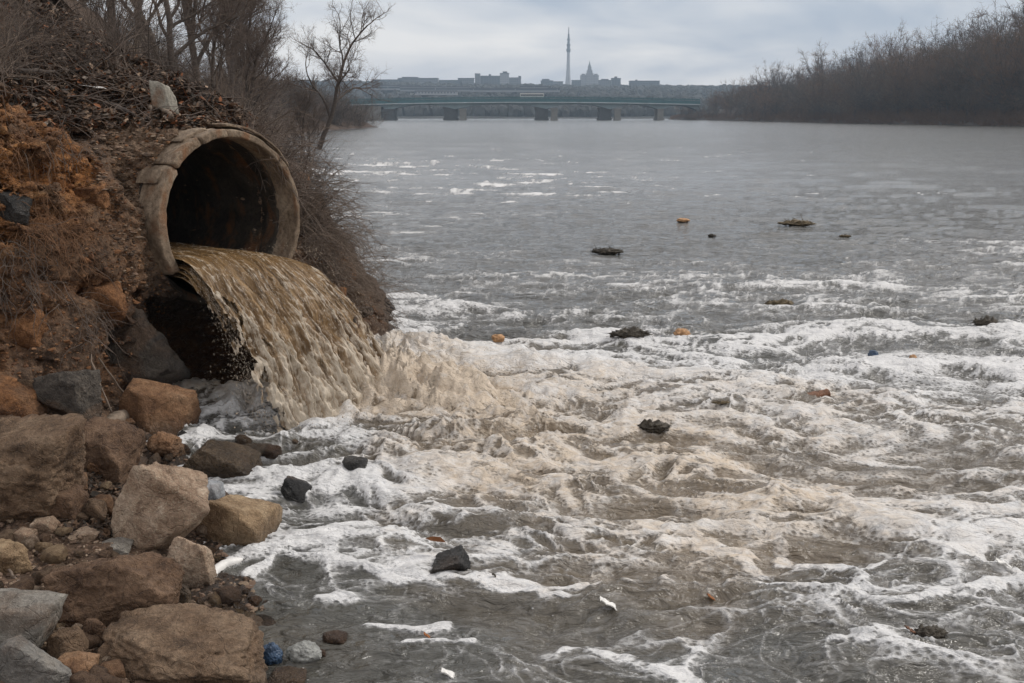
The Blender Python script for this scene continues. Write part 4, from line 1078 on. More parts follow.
def stick(u0, v0, u1, v1, r0, r1, mat, label, name='stick', lift=.03, seed=1, wob=.05, y0=None, y1=None, cat=None, k=8, n=10, forks=0):
    a = hit(u0, v0)[0] if y0 is None else at(u0, v0, y0); b = hit(u1, v1)[0] if y1 is None else at(u1, v1, y1)
    rs = np.random.RandomState(seed); A, B = np.array(a), np.array(b); L_ = np.linalg.norm(B - A)
    t = np.linspace(0, 1, n)[:, None]; P = A + (B - A) * t + np.array([0, 0, lift])
    w_ = np.cumsum(rs.normal(0, wob * L_ / n * 2, (n, 3)), 0); w_ = w_ - t * w_[-1:] ; P = P + w_
    T = Tubes(); rad = np.linspace(r0, r1, n) * (1 + .18 * rs.normal(size=n)); T.add(P, 0, rad, k)
    for q in range(forks):
        i = rs.randint(2, n - 2); c = curve(P[i], (P[i + 1] - P[i]) / L_ * n + rs.normal(0, .5, 3), L_ * rs.uniform(.2, .45), 6, rs, .15); T.add(c, r1 * .8, r1 * .25, 4)
    # closed ends
    me = T.mesh(name); bm = bmesh.new(); bm.from_mesh(me); bmesh.ops.holes_fill(bm, edges=[e for e in bm.edges if e.is_boundary], sides=0); bm.to_mesh(me); bm.free()
    for p_ in me.polygons: p_.use_smooth = True
    o = link(name, me, None, mat); return tag(o, label, cat or name.replace('_', ' '))
stick(80, 443, 136, 414, .045, .055, WOOD, 'broken grey log end lying on the red slab', 'log', .05, 4, .03, cat='log', k=12)
stick(124, 434, 137, 454, .012, .010, flat('pale_stick', (.42, .38, .33), .8), 'short whitish stick hanging below the broken log', lift=.05, seed=5)
stick(92, 361, 112, 418, .008, .010, TWIG_P, 'pale thin stick propped on the clay, left of its twin', lift=.06, seed=6, wob=.08)
stick(97, 363, 132, 412, .008, .010, TWIG_P, 'pale thin stick propped on the clay, right of its twin', lift=.06, seed=7, wob=.08)
stick(106, 106, 134, 118, .035, .030, TWIG_D, 'black fallen branch lying left of the concrete lump', 'fallen_branch', .03, 8, .04, cat='branch')
stick(150, 108, 172, 119, .03, .02, WOOD, 'short grey branch in front of the concrete lump', 'fallen_branch', .03, 9, .04, cat='branch')
stick(60, 92, 92, 97, .03, .02, TWIG_D, 'dark fallen branch on the litter left of the black one', 'fallen_branch', .03, 10, .05, cat='branch')
stick(86, 134, 108, 108, .010, .006, TWIG_P, 'forked pale twig on the bare dirt above the bluff', 'twig', .03, 11, .1, forks=3)
stick(10, 70, 60, 78, .03, .02, TWIG_D, 'dark branch half buried in the litter at far left', 'fallen_branch', .03, 12, .05, cat='branch')
# the two poles leaning into the river right of the pipe
stick(350, 262, 387, 303, .018, .010, TWIG_D, 'dark bare pole slanting from the brush into the river', 'stick', .0, 13, .02, y0=14.3, y1=15.0)
stick(318, 225, 352, 256, .012, .006, TWIG_D, 'thin dark stick poking out of the brush over the river', 'stick', .0, 14, .04, y0=13.2, y1=13.8, forks=2)
stick(120, 632, 150, 636, .006, .004, TWIG_P, 'thin twig between the broad red and bottom boulders', 'twig', .02, 15, .08)
stick(6, 566, 30, 592, .008, .005, TWIG_P, 'grey twig in front of the pale grey boulder', 'twig', .03, 16, .1, forks=2)

def bundle(name, starts, dirs, lens, rs, r, wob, grav, k=3, side=0, n=8):
    T = Tubes()
    for p, d, l_ in zip(starts, dirs, lens):
        c = curve(p, d, l_, n, rs, wob, grav); rr_ = r * rs.uniform(.5, 1.2); T.add(c, rr_, rr_ * .3, k)
        for q in range(side):
            i = rs.randint(2, n); c2 = curve(c[i], (c[i] - c[i - 1]) * 6 + rs.normal(0, .35, 3), l_ * rs.uniform(.15, .45), 5, rs, wob * 1.2, grav); T.add(c2, rr_ * .5, rr_ * .2, 3)
    return T.mesh(name)
# fine roots hanging on the clay
rs = np.random.RandomState(31)
for q, (u, v, cnt, rad, lab) in enumerate([(40, 235, 150, .16, 'mat of fine hanging roots on the bluff under the dark stone'), (15, 275, 170, .22, 'thick curtain of fine roots at the left edge of the bluff'), (75, 250, 90, .14, 'wisps of roots on the clay beside the pipe wall'),
                                          (70, 150, 60, .14, 'roots on the upper face of the orange bluff'), (20, 160, 70, .2, 'dark roots near the top of the bluff at far left'), (90, 330, 60, .12, 'root threads below the big orange clod')]):
    st, dr = [], []
    for i in range(cnt):
        l_, n_ = hit(u + rs.normal(0, rad * 110), v - 10 + rs.normal(0, rad * 100))
        st.append(np.array(l_ + n_ * .02)); dr.append(np.array(n_) * .5 + rs.normal(0, .4, 3) + np.array([0, 0, -.5]))
    me = bundle('roots', st, dr, rs.uniform(.12, .45, cnt), rs, .0045, .22, -.14, 3, 0)
    tag(link('root_mat', me, None, ROOT if q % 2 == 0 else TWIG), lab, 'roots', 'root mats hanging on the clay bluff', 'stuff')
for q, (u, v, w, h, k) in enumerate([(318, 238, 34, 24, 'clod'), (338, 270, 36, 26, 'clod'), (312, 205, 24, 18, 'clod'), (352, 296, 30, 20, 'brown'), (330, 300, 34, 26, 'clod'), (362, 312, 22, 12, 'wet'), (300, 180, 22, 16, 'clod'), (345, 322, 24, 12, 'wet')]):
    if hit(u, v)[0].y < 17: S(u, v, w, h, k, ['clay clod on the slope right of the outflow', 'stone on the slope right of the outflow'][k != 'clod'], 500 + q, name='clod' if k == 'clod' else 'stone', amp=.08, group='clods on the slope right of the outflow' if k == 'clod' else 'stones at the foot of the slope right of the outflow')
# dry brush spilling down the bank right of the pipe
for q, (pts, cnt, len_, lab) in enumerate([(((285, 150), (330, 235)), 190, 1.1, 'tangle of dry brush behind the right shoulder of the pipe'), (((300, 195), (368, 292)), 330, 1.05, 'dry brush and roots hanging down the bank right of the outflow'),
                                           (((250, 118), (300, 160)), 90, 1.0, 'bramble stems along the ridge above the pipe mouth')]):
    st, dr = [], []
    for i in range(cnt + 60):
        f_ = rs.uniform(); l_, n_ = hit(pts[0][0] + (pts[1][0] - pts[0][0]) * f_ - abs(rs.normal(0, 14)) - 2, pts[0][1] + (pts[1][1] - pts[0][1]) * f_ + abs(rs.normal(0, 16)))
        if l_.y > 17: continue
        st.append(np.array(l_)); dr.append(np.array([rs.uniform(.1, .9), rs.uniform(-.5, .4), rs.uniform(-.3, .9)]))
    me = bundle('brush', st, dr, rs.uniform(.35, len_, len(st)), rs, .0065, .13, -.12, 3, 3)
    tag(link('dry_brush', me, None, [TWIG, TWIG_P, TWIG][q]), lab, 'dry brush', 'dry brush around the pipe')
# ------------------------------------------------------------------ bare trees and shrubs
def tree_meshes(seed, H=9.0, lean=(0, 0), spread=.55, r0=.14, depth=5, up=.06, twig_n=5, first=.25, thin=.004, dens=1.0):
    """bare tree: trunk with main limbs in one mesh, fine branches in another"""
    rs = np.random.RandomState(seed); A = Tubes(); B = Tubes()
    def grow(p, d, length, r, lev):
        n = 7 if lev < 2 else 4 if lev < 4 else 3
        c = curve(p, d, length, n, rs, .10 + .05 * lev, up if lev > 0 else .02)
        rend = max(r * (.55 if lev < 4 else .35), thin * .5)
        (A if lev < 2 else B).add(c, r, rend, 7 if lev == 0 else 5 if lev == 1 else 3)
        if lev >= depth: return
        m = [int(rs.randint(6, 9)), int(rs.randint(5, 8)), 5, twig_n, twig_n, 3][lev]; m = max(2, int(m * dens + .5))
        for q in range(m):
            t = first + (1 - first) * (q + rs.uniform(.2, 1)) / m if lev == 0 else rs.uniform(.25, 1)
            i = min(n - 1, int(t * n)); pos = c[i] + (c[i + 1] - c[i]) * (t * n - i if t < 1 else 1)
            dd = c[i + 1] - c[i]; dd /= np.linalg.norm(dd)
            side = rs.normal(size=3); side -= dd * side.dot(dd); side /= np.linalg.norm(side)
            a = rs.uniform(.45, 1.05) * (spread / .55)
            nd = dd * math.cos(a) + side * math.sin(a); nd[2] += .15
            grow(pos, nd, length * rs.uniform(.42, .68) * (1 if lev else (1.15 - .5 * t)), max(rend + (r - rend) * (1 - t), thin * .6) * .62, lev + 1)
        if lev < 3: grow(c[-1], c[-1] - c[-2], length * .5, rend * .9, lev + 1)
    grow(np.zeros(3), np.array([lean[0], lean[1], 1.0]), H * .55, r0, 0)
    return A.mesh('trunk'), B.mesh('crown')
def shrub_mesh(seed, H=2.2, stems=26, r=.010, wob=.13, grav=-.03, spread=.5, side=5):
    rs = np.random.RandomState(seed); T = Tubes()
    for i in range(stems):
        p = np.array([rs.normal(0, .16), rs.normal(0, .16), -.05]); az = rs.uniform(0, 6.28); sp = abs(rs.normal(0, spread))
        c = curve(p, (math.cos(az) * sp, math.sin(az) * sp, 1), H * rs.uniform(.5, 1.1), 8, rs, wob, grav); rr_ = r * rs.uniform(.6, 1.2); T.add(c, rr_, rr_ * .35, 4)
        for q in range(side):
            j = rs.randint(2, 8); d = (c[j] - c[j - 1]); d /= np.linalg.norm(d)
            c2 = curve(c[j], d + rs.normal(0, .55, 3), H * rs.uniform(.15, .45), 5, rs, wob, grav); T.add(c2, rr_ * .5, rr_ * .2, 3)
            for w_ in range(2):
                c3 = curve(c2[rs.randint(1, 5)], c2[-1] - c2[0] + rs.normal(0, .3, 3), H * rs.uniform(.06, .2), 3, rs, wob, grav); T.add(c3, rr_ * .3, rr_ * .15, 3)
    return T.mesh('shrub')
def place_tree(pair, loc, s, rz, label, group, tilt=(0, 0), name='bare_tree', cat='tree', mats=(None, None), lab=True):
    e = empty(name, loc, rz); e.scale = (s,) * 3; e.rotation_euler = (tilt[0], tilt[1], rz)
    tag(e, label, cat, group)
    for nm, me in zip(('trunk', 'crown'), pair): link(nm, me, e)
    return e
def upground(x, y):
    for b in (BANK, UPB):
        loc, no, _, _ = b.ray_cast(Vector((x, y, 40)), Vector((0, 0, -1)), 60)
        if loc is not None: return loc
    return None
def tp(seed, **k):
    a, b = tree_meshes(seed, **k); a.materials.append(BARK); b.materials.append(TWIG); return a, b
TP = [tp(1, H=9, spread=.5), tp(2, H=10, spread=.42, r0=.16), tp(3, H=8, spread=.6, lean=(.15, .05)), tp(4, H=11, spread=.45, r0=.18), tp(5, H=7, spread=.5, r0=.10)]
rs = np.random.RandomState(44)
spots = []
side_words = ['slender', 'tall', 'crooked', 'thick-stemmed', 'small']
# trees on the slope behind the pipe: (u of the stem, forward distance, kind, scale)
TL = [(92, 22, 4, .7), (140, 26, 0, .80), (160, 32, 1, .9), (180, 27, 2, .8), (200, 38, 3, .95), (214, 30, 4, .8), (228, 44, 1, 1.0), (246, 36, 4, .85), (262, 46, 0, .85), (276, 60, 1, .85),
      (296, 66, 2, .8), (118, 27, 1, .8), (150, 44, 3, 1.0), (235, 66, 3, 1.1), (306, 74, 4, .9), (258, 80, 0, 1.1)]
for q, (u, Y, k, s) in enumerate(TL):
    x = at(u, 100, Y).x; g = upground(x, Y)
    if g is None: continue
    place_tree(TP[k], g - Vector((0, 0, .1)), s * .92, rs.uniform(0, 6.28), 'bare %s tree in the leafless wood behind the pipe' % side_words[k], 'bare %s trees behind the pipe' % side_words[k])
# the leaning tree that stands out over the river
lt = tree_meshes(77, H=10.5, lean=(.30, -.05), spread=.62, r0=.17, up=.035, first=.25)
lt[0].materials.append(BARK); lt[1].materials.append(TWIG)
x = at(318, 118, 66).x; g = upground(x, 66) or Vector((x, 66, 1))
place_tree(lt, g - Vector((0, 0, .2)), 1.0, 0, 'bare tree leaning right over the river, black against the sky', None)
# shrubs
SH = []
for q in range(6):
    me = shrub_mesh(50 + q, 2.2, 24 if q < 4 else 34, .009, .13 if q % 2 else .20, -.03 if q % 2 else -.07, .5 + .1 * (q % 3), 5); me.materials.append([TWIG, TWIG_D, TWIG, BARK, TWIG_P, TWIG_D][q]); SH.append(me)
nsh = 0
def put_shrub(u, v, Y, s, lab, grp):
    global nsh
    if Y is None:
        loc = hit(u, v)[0]
        if loc.y > 19: return
    else:
        p = at(u, v, Y); loc = upground(p.x, Y)
        if loc is None: return
    o = link('bare_shrub', SH[nsh % 6]); nsh += 1
    o.location = loc; o.scale = (s * rs.uniform(.8, 1.2),) * 2 + (s,); o.rotation_euler = (rs.uniform(-.25, .25), rs.uniform(-.25, .25), rs.uniform(0, 6.28))
    tag(o, lab, 'shrub', grp)
for q in range(22):      # on the near slope above and behind the pipe
    u, v = rs.uniform(-20, 260), rs.uniform(40, 108)
    if 140 < u < 190 and v > 80: continue
    put_shrub(u, v, None, rs.uniform(.30, .62), 'low tangled bramble on the littered slope above the pipe', 'brambles on the slope above the pipe')
for q in range(46):
    Y = rs.uniform(19, 60); d = rs.uniform(.6, 7); sx = np.interp(Y, [p[1] for p in SHORE[11:]], [p[0] for p in SHORE[11:]])
    p_ = Vector((sx - d, Y, 0)); loc = upground(p_.x, Y)
    if loc is None: continue
    o = link('bare_shrub', SH[nsh % 6]); nsh += 1; s = rs.uniform(.6, 1.15) * (1 if Y < 35 else 1.3)
    o.location = loc; o.scale = (s, s, s); o.rotation_euler = (rs.uniform(-.2, .2), rs.uniform(-.2, .2), rs.uniform(0, 6.28))
    tag(o, 'bare grey brown shrub along the bank behind the pipe', 'shrub', 'shrubs along the bank behind the pipe')
for q in range(90):
    Y = 60 + 195 * rs.uniform() ** .7; d = rs.uniform(.5, 16); sx = np.interp(Y, [p[1] for p in SHORE[11:]], [p[0] for p in SHORE[11:]])
    loc = upground(sx - d, Y)
    if loc is None: continue
    o = link('bare_shrub', SH[nsh % 6]); nsh += 1; s = rs.uniform(1.2, 2.2) * (1 if Y < 130 else 1.5)
    o.location = loc; o.scale = (s * 1.3, s * 1.3, s); o.rotation_euler = (0, 0, rs.uniform(0, 6.28))
    tag(o, 'distant bare shrub at the left waterline towards the bridge', 'shrub', 'distant shrubs on the left shore')
for q in range(34):
    Y = rs.uniform(185, 262); d = rs.uniform(.5, 20); sx = np.interp(Y, [p[1] for p in SHORE[11:]], [p[0] for p in SHORE[11:]])
    loc = upground(sx - d, Y)
    if loc is None: continue
    o = link('bare_shrub', SH[nsh % 6]); nsh += 1; s = rs.uniform(2.2, 3.6)
    o.location = loc; o.scale = (s * 1.4, s * 1.4, s); o.rotation_euler = (0, 0, rs.uniform(0, 6.28))
    tag(o, 'distant bare shrub at the left waterline towards the bridge', 'shrub', 'distant shrubs on the left shore')
# fallen twigs and vines over the litter
T = Tubes()
P, Q = sample_view(1100, (-40, -20, 300, 122), lambda l, n: l.z > 2.2 and l.y > 10.2, 18)
for p, n_ in zip(P, Q):
    c = curve(p + n_ * .02, rs.normal(size=3) * np.array([1, 1, .35]) + n_ * .25, rs.uniform(.2, .9), 6, rs, .16, -.04); r_ = rs.uniform(.003, .009); T.add(c, r_, r_ * .4, 3)
tag(link('fallen_twigs', T.mesh('fallen_twigs'), None, TWIG), 'fallen twigs lying over the slope', kind='stuff')
T = Tubes()
for q in range(34):
    l_, n_ = hit(rs.uniform(-10, 260), rs.uniform(30, 100)); 
    if l_.y > 19: continue
    c = curve(np.array(l_), np.array([rs.normal(0, .8), rs.normal(0, .4), 1.1]), rs.uniform(1.0, 2.6), 14, rs, .07, -.13); T.add(c, .006, .0025, 4)
tag(link('vines', T.mesh('vines'), None, TWIG_D), 'arching bramble vines over the slope', kind='stuff')

# ------------------------------------------------------------------ far shores, woods
def hill_mesh(xs_, ys_, zf):
    X, Y = np.meshgrid(xs_, ys_); Z = zf(X, Y)
    return np_mesh('hill', np.stack([X, Y, Z], -1).reshape(-1, 3), grid_faces(*X.shape), True)
RSH = [(260, 40), (200, 120), (150, 200), (138, 262), (125, 360), (118, 450), (112, 550), (100, 640), (106, 700), (170, 820), (190, 900)]
def rbz(X, Y):
    sx = np.interp(Y, [p[1] for p in RSH], [p[0] for p in RSH]); d = X - sx
    z = np.where(d < 0, d * .3, 1.2 * sstep(0, 3, d) + np.minimum(d * .16, 14) + .05 * d * sstep(60, 200, d))
    return z - .15 + .6 * fbm(X * .03, Y * .03, 0, 3, 300) * sstep(0, 20, d)
RX = np.concatenate([np.arange(95, 330, 5.), np.geomspace(330, 1500, 20)])
HILL_D = flat('far_wood_floor', (.050, .042, .034), .95, .3, .05)
rbm = hill_mesh(RX, np.concatenate([np.arange(60, 900, 10.)]), rbz)
tag(link('right_shore_hill', rbm, None, HILL_D), 'low wooded hill on the right shore', kind='structure')
def far_z(X, Y):
    base = 2 + 9 * sstep(905, 1000, Y) + 32 * sstep(980, 1800, Y) + 9 * np.exp(-((X + 400) / 380) ** 2) * sstep(950, 1500, Y) + 3 * fbm(X * .006, Y * .004, 0, 3, 310)
    base = base + 12 * sstep(1800, 2300, Y)
    return np.where(Y < 900, -1, base)
fm = hill_mesh(np.arange(-2200, 2300, 40.), np.concatenate([np.arange(885, 1000, 15.), np.arange(1000, 3000, 60.)]), far_z)
tag(link('far_hills', fm, None, flat('far_hill', (.055, .055, .050), .95, .4, .02)), 'low hills behind the bridge', kind='structure')

def crown_tree(seed, H=20, W_=9, n=1500):
    """winter tree seen from hundreds of metres: trunk and limbs, crown of many thin twig sprays, round headed"""
    rs = np.random.RandomState(seed); T = Tubes(); C = Tubes()
    T.add(curve((0, 0, -1), (rs.normal(0, .08), rs.normal(0, .08), 1), H * .62, 6, rs, .04), .34, .14, 5)
    nb = 30; cen = np.array([0, 0, H * .58])
    for i in range(nb):
        z = H * rs.uniform(.14, .55); az = rs.uniform(0, 6.28); el = rs.uniform(-.35, 1.35)
        tip = cen + np.array([math.cos(az) * math.cos(el) * W_ * .74, math.sin(az) * math.cos(el) * W_ * .74, math.sin(el) * H * .42]) * rs.uniform(.82, .98)
        p0 = np.array([0, 0, z]); d = tip - p0; ln = np.linalg.norm(d)
        t_ = np.linspace(0, 1, 7)[:, None]; c = p0 + d * t_ + np.array([0, 0, 1]) * (-.12 * ln * np.sin(math.pi * t_)) + np.cumsum(rs.normal(0, .03 * ln, (7, 3)), 0) * t_; T.add(c, .13, .03, 3)
        for q in range(17):
            j = rs.randint(2, 7); dd = c[j] - c[j - 1]; dd /= np.linalg.norm(dd); c2 = curve(c[j], dd + rs.normal(0, .6, 3), ln * rs.uniform(.10, .26), 3, rs, .22, -.02); C.add(c2, .045, .015, 3)
            for w_ in range(5):
                e = c2[rs.randint(1, 4)]; c3 = curve(e, dd * .5 + rs.normal(0, 1, 3), rs.uniform(.5, 1.3), 2, rs, .2); C.add(c3, .024, .009, 3)
    return T.mesh('trunk'), C.mesh('crown')
FARB = flat('far_bark', (.060, .052, .045), .95, .3, .5); FT = [flat('far_twig_brown', (.190, .128, .088), .95, .35, .3, 0.0, .2, .9), flat('far_twig_grey', (.170, .136, .110), .95, .35, .3, 0.0, .2, .9), flat('far_twig_rust', (.205, .124, .076), .95, .35, .3, 0.0, .2, .9)]
CT = []
for q in range(6):
    a, b = crown_tree(400 + q, 20, [14, 17, 13, 15, 18, 14][q]); a.materials.append(FARB); b.materials.append(FT[q % 3]); CT.append((a, b))
nt_ = 0
kinds = ['brown twigged', 'grey twigged', 'rusty twigged']
# rows of individually placed trees, nearest shore row first
for (u0, u1, nn, d0, d1, s0, s1) in [(672, 1060, 56, 1, 8, .30, .50), (672, 1060, 68, 3, 20, .6, .95), (700, 1060, 54, 20, 50, .6, 1.1), (730, 1065, 46, 50, 100, .75, 1.35)]:
    for i in range(nn):
        u = u0 + (u1 - u0) * (i + rs.uniform(0, 1)) / nn
        # walk along the sight line to find the shore distance, then go inland
        slope = (u - 512) / 1000 / 1.0
        Y = None
        for yy in np.arange(800, 180, -4):
            sx = np.interp(yy, [p[1] for p in RSH], [p[0] for p in RSH]); X = slope * yy * 1.02
            if X - sx < 2: break
            Y = yy
        yy = 200
        best = None
        for yy in np.arange(200, 760, 3):
            sx = np.interp(yy, [p[1] for p in RSH], [p[0] for p in RSH])
            if slope * yy * 1.02 - sx > 1: best = yy; break
        if best is None: continue
        dd = rs.uniform(d0, d1); yy = best + dd * 1.6; X = slope * yy * 1.02
        sx = np.interp(yy, [p[1] for p in RSH], [p[0] for p in RSH])
        z = float(rbz(np.array([X]), np.array([yy]))[0])
        k = int(rs.randint(6)); s = rs.uniform(s0, s1) * (.58 if u < 705 else .80 if u < 735 else .95 if u < 770 else 1.0 if u < 840 else 1.15 if u < 930 else 1.25)
        e = empty('far_shore_tree', (X, yy, z), rs.uniform(0, 6.28)); e.scale = (s, s, s * rs.uniform(.85, 1.1))
        tag(e, 'bare %s tree in the wood on the right shore' % kinds[k % 3], 'tree', '%s trees on the right shore' % kinds[k % 3])
        link('trunk', CT[k][0], e); link('crown', CT[k][1], e); nt_ += 1
# undergrowth that reads as one mass
C = Tubes(); 
for i in range(9000):
    u = rs.uniform(664, 1070); slope = (u - 512) / 1000 * 1.02
    best = None
    lo_, hi_ = 200.0, 760.0
    for _ in range(12):
        m_ = (lo_ + hi_) / 2; sx = np.interp(m_, [p[1] for p in RSH], [p[0] for p in RSH])
        if slope * m_ - sx > 0: hi_ = m_
        else: lo_ = m_
    yy = hi_ + abs(rs.normal(0, 30)); X = slope * yy; z = float(rbz(np.array([X]), np.array([yy]))[0])
    h_ = rs.uniform(1.5, 5) * (.45 if u < 740 else 1)
    for q in range(3):
        c = curve((X, yy, z), (rs.normal(0, 1.0), rs.normal(0, .6), .8), h_, 3, rs, .35); C.add(c, .07, .02, 3)
tag(link('undergrowth', C.mesh('undergrowth'), None, FT[2]), 'brown undergrowth along the right shore', kind='stuff')
# woods on the far hills: small crowns, one mass
def far_wood(name, n, box, size, mat, lab, seed, ys=1.0):
    rs = np.random.RandomState(seed); V0_, F0_ = ICO[2]
    X = rs.uniform(box[0], box[1], n); Y = rs.uniform(box[2], box[3], n); Z = far_z(X, Y) + size * .45
    s = size * rs.uniform(.6, 1.25, n)
    V = V0_[None] * (1 + .38 * fbm(V0_[None, :, 0] * 2.4 + X[:, None], V0_[None, :, 1] * 2.4 + Y[:, None], V0_[None, :, 2] * 2.4, 3, 5)[..., None] * 2)
    V = V * (s[:, None, None] * np.array([.75, .75, .8 * ys])[None, None]) + np.stack([X, Y, Z], 1)[:, None, :]
    F = F0_[None] + (np.arange(n) * len(V0_))[:, None, None]
    return tag(link(name, np_mesh(name, V.reshape(-1, 3), F.reshape(-1, 3), False), None, mat), lab, kind='stuff')
FW = flat('far_wood', (.050, .050, .045), .95, .5, .03)
far_wood('riverside_wood', 3000, (-560, 420, 905, 985), 5.5, FW, 'dark wood along the far shore behind the bridge', 3, 1.5)
far_wood('hill_wood', 7500, (-1100, 1100, 980, 1850), 6.5, FW, 'wood covering the hills behind the bridge', 4)
far_wood('ridge_wood', 2500, (-1300, 1500, 2080, 2450), 8, FW, 'wood along the skyline ridge', 6)

# ------------------------------------------------------------------ bridge and town
def boxes(bx):
    V, F = [], []
    for (x0, x1, y0, y1, z0, z1) in bx:
        b_ = len(V)
        V += [(x0, y0, z0), (x1, y0, z0), (x1, y1, z0), (x0, y1, z0), (x0, y0, z1), (x1, y0, z1), (x1, y1, z1), (x0, y1, z1)]
        F += [(b_, b_ + 3, b_ + 2, b_ + 1), (b_ + 4, b_ + 5, b_ + 6, b_ + 7), (b_, b_ + 1, b_ + 5, b_ + 4), (b_ + 1, b_ + 2, b_ + 6, b_ + 5), (b_ + 2, b_ + 3, b_ + 7, b_ + 6), (b_ + 3, b_, b_ + 4, b_ + 7)]
    return np_mesh('box', V, F, False)
BY = 600.0
def bz(v, Y=BY): return at(512, v, Y).z
def bx_(u, Y=BY): return at(u, 110, Y).x
STEEL = flat('teal_steel', (.045, .115, .125), .6, .15, .2); STEEL_D = flat('dark_teal_steel', (.030, .060, .070), .6, .15, .2); PALE = flat('pale_girder', (.42, .46, .47), .6, .15, .2); PIER = flat('pier_stone', (.085, .088, .088), .9, .2, .3); PIERL = flat('pier_stone_light', (.20, .19, .17), .9, .2, .3)
bridge = tag(empty('river_bridge', (0, BY, 0)), 'long teal girder bridge crossing the river in the distance', 'bridge')
bridge_piers = [(388, 12), (455, 22), (546.5, 21), (610, 20), (661, 6)]
x0b, x1b = bx_(335), bx_(700)
def topz(x): return bz(96.4) - ((x - bx_(530)) / 110) ** 2 * 1.6
n_ = 160; xs_b = np.linspace(x0b, x1b, n_)
def strip(z_top, z_bot, y0, y1):
    V = []; 
    for x, zt, zb in zip(xs_b, z_top, z_bot): V += [(x, y0, zt), (x, y1, zt), (x, y1, zb), (x, y0, zb)]
    F = []
    for i in range(len(xs_b) - 1):
        for q in range(4):
            a_, b2 = i * 4 + q, i * 4 + (q + 1) % 4; F.append((a_, b2, b2 + 4, a_ + 4))
    m_ = len(xs_b) * 4 - 4; F += [(0, 3, 2, 1), (m_, m_ + 1, m_ + 2, m_ + 3)]
    return np_mesh('strip', V, F, False)
tz = topz(xs_b)
link('deck', strip(tz - 1.3, tz - 3.1, 0, 16), bridge, STEEL)
link('walkway_edge', strip(tz - 3.1, tz - 3.6, -.8, 16.6), bridge, PALE)
pxs = sorted([bx_(360)] + [bx_(u) for u, w in bridge_piers] + [bx_(700)])
def haunch(x):
    i = int(np.clip(np.searchsorted(pxs, x) - 1, 0, len(pxs) - 2)); t = (x - pxs[i]) / (pxs[i + 1] - pxs[i]); return 1 - math.sin(math.pi * min(1, max(0, t))) ** .8
hz_ = np.array([haunch(x) for x in xs_b])
link('girder', strip(tz - 3.6, tz - 4.2 - 3.0 * hz_, 1.2, 2.4), bridge, flat('girder_steel', (.20, .25, .26), .6, .15, .2)); link('girder', strip(tz - 3.6, tz - 4.2 - 3.0 * hz_, 13.2, 14.4), bridge, STEEL_D)
# railing with posts
V = []; 
rail = [(x0b, x1b, .1, .2, float(tz.mean()) - .05, float(tz.mean()) + .05)]
pos_ = [(x, x + .14, .1, .24, float(topz(x)) - 1.3, float(topz(x)) + .02) for x in np.arange(x0b, x1b, 2.4)]
link('railing', boxes(pos_), bridge, STEEL_D); link('handrail', strip(tz + .06, tz - .10, .05, .3), bridge, STEEL); link('rail_panel', strip(tz - .35, tz - 1.0, .12, .18), bridge, STEEL)
for u, w in bridge_piers:
    x = bx_(u); hw = w * .6 / 2
    zt = float(topz(x)) - 6.4
    if w > 15:
        a_ = link('pier', boxes([(x - hw, x + hw * .15, 2, 15, -1.5, zt), (x - hw - .5, x + hw * .15 + .5, 1.4, 15.6, -1.5, 1.0), (x - hw - .4, x + hw * .15 + .4, 1.6, 15.4, zt - .9, zt + .35)]), bridge, PIER)
        link('pier', boxes([(x + hw * .42, x + hw, -3, 2.2, -1.5, zt - .3), (x + hw * .42 - .3, x + hw + .3, -3.3, 2.5, -1.5, .8), (x + hw * .42 - .3, x + hw + .3, -3.3, 2.5, zt - 1.2, zt - .29)]), bridge, PIERL)
    else:
        link('pier', boxes([(x - hw, x + hw, 1, 15, -1.5, zt + .2), (x - hw - .4, x + hw + .4, .6, 15.4, -1.5, .9)]), bridge, PIERL if w < 10 else PIER)
link('abutment', boxes([(bx_(352), bx_(381), 0, 16, -1, bz(106)), (bx_(350), bx_(383), -.6, 16.6, -1, 1.2)]), bridge, PIERL)
# a pale bus on the bridge
bus = tag(empty('bus', (bx_(532), BY + 3, float(topz(bx_(532))) - 1.3)), 'long pale bus crossing the bridge, seen side on', 'bus')
link('body', boxes([(-7, 7, 0, 2.5, .4, 3.1)]), bus, flat('bus_white', (.55, .53, .50), .5, .1, 1)); link('window_band', boxes([(-6.6, 6.6, -.02, 2.52, 1.7, 2.5)]), bus, flat('dark_glass', (.06, .07, .08), .2, .1, 1))
link('roof', boxes([(-6.9, 6.9, .1, 2.4, 3.1, 3.3)]), bus, flat('bus_roof', (.4, .4, .4), .5, .1, 1))

def mat_facade(name, wall, glass, sx=.28, sz=.30, off=.45):
    m, t, b = new_mat(name)
    oc = N(t, 'ShaderNodeTexCoord').outputs['Object']; sp = N(t, 'ShaderNodeSeparateXYZ'); L(t, oc, sp.inputs[0])
    fx = math_(t, 'FRACT', math_(t, 'MULTIPLY', math_(t, 'ADD', sp.outputs['X'], sp.outputs['Y']), sx)); fz = math_(t, 'FRACT', math_(t, 'MULTIPLY', sp.outputs['Z'], sz))
    w_ = math_(t, 'MULTIPLY', math_(t, 'GREATER_THAN', fx, off), math_(t, 'GREATER_THAN', fz, .5))
    L(t, mixc(t, w_, wall, glass), b.inputs['Base Color']); b.inputs['Roughness'].default_value = .8
    return m
FAC = [mat_facade('facade_grey', (.16, .16, .17), (.07, .08, .09)), mat_facade('facade_pale', (.34, .34, .35), (.12, .13, .15)), mat_facade('facade_dark', (.10, .105, .12), (.05, .06, .07), .2), mat_facade('facade_band', (.26, .27, .29), (.08, .09, .10), .02, .25, .02)]
ROOF = flat('grey_roof', (.10, .10, .11), .9, .2, .1)
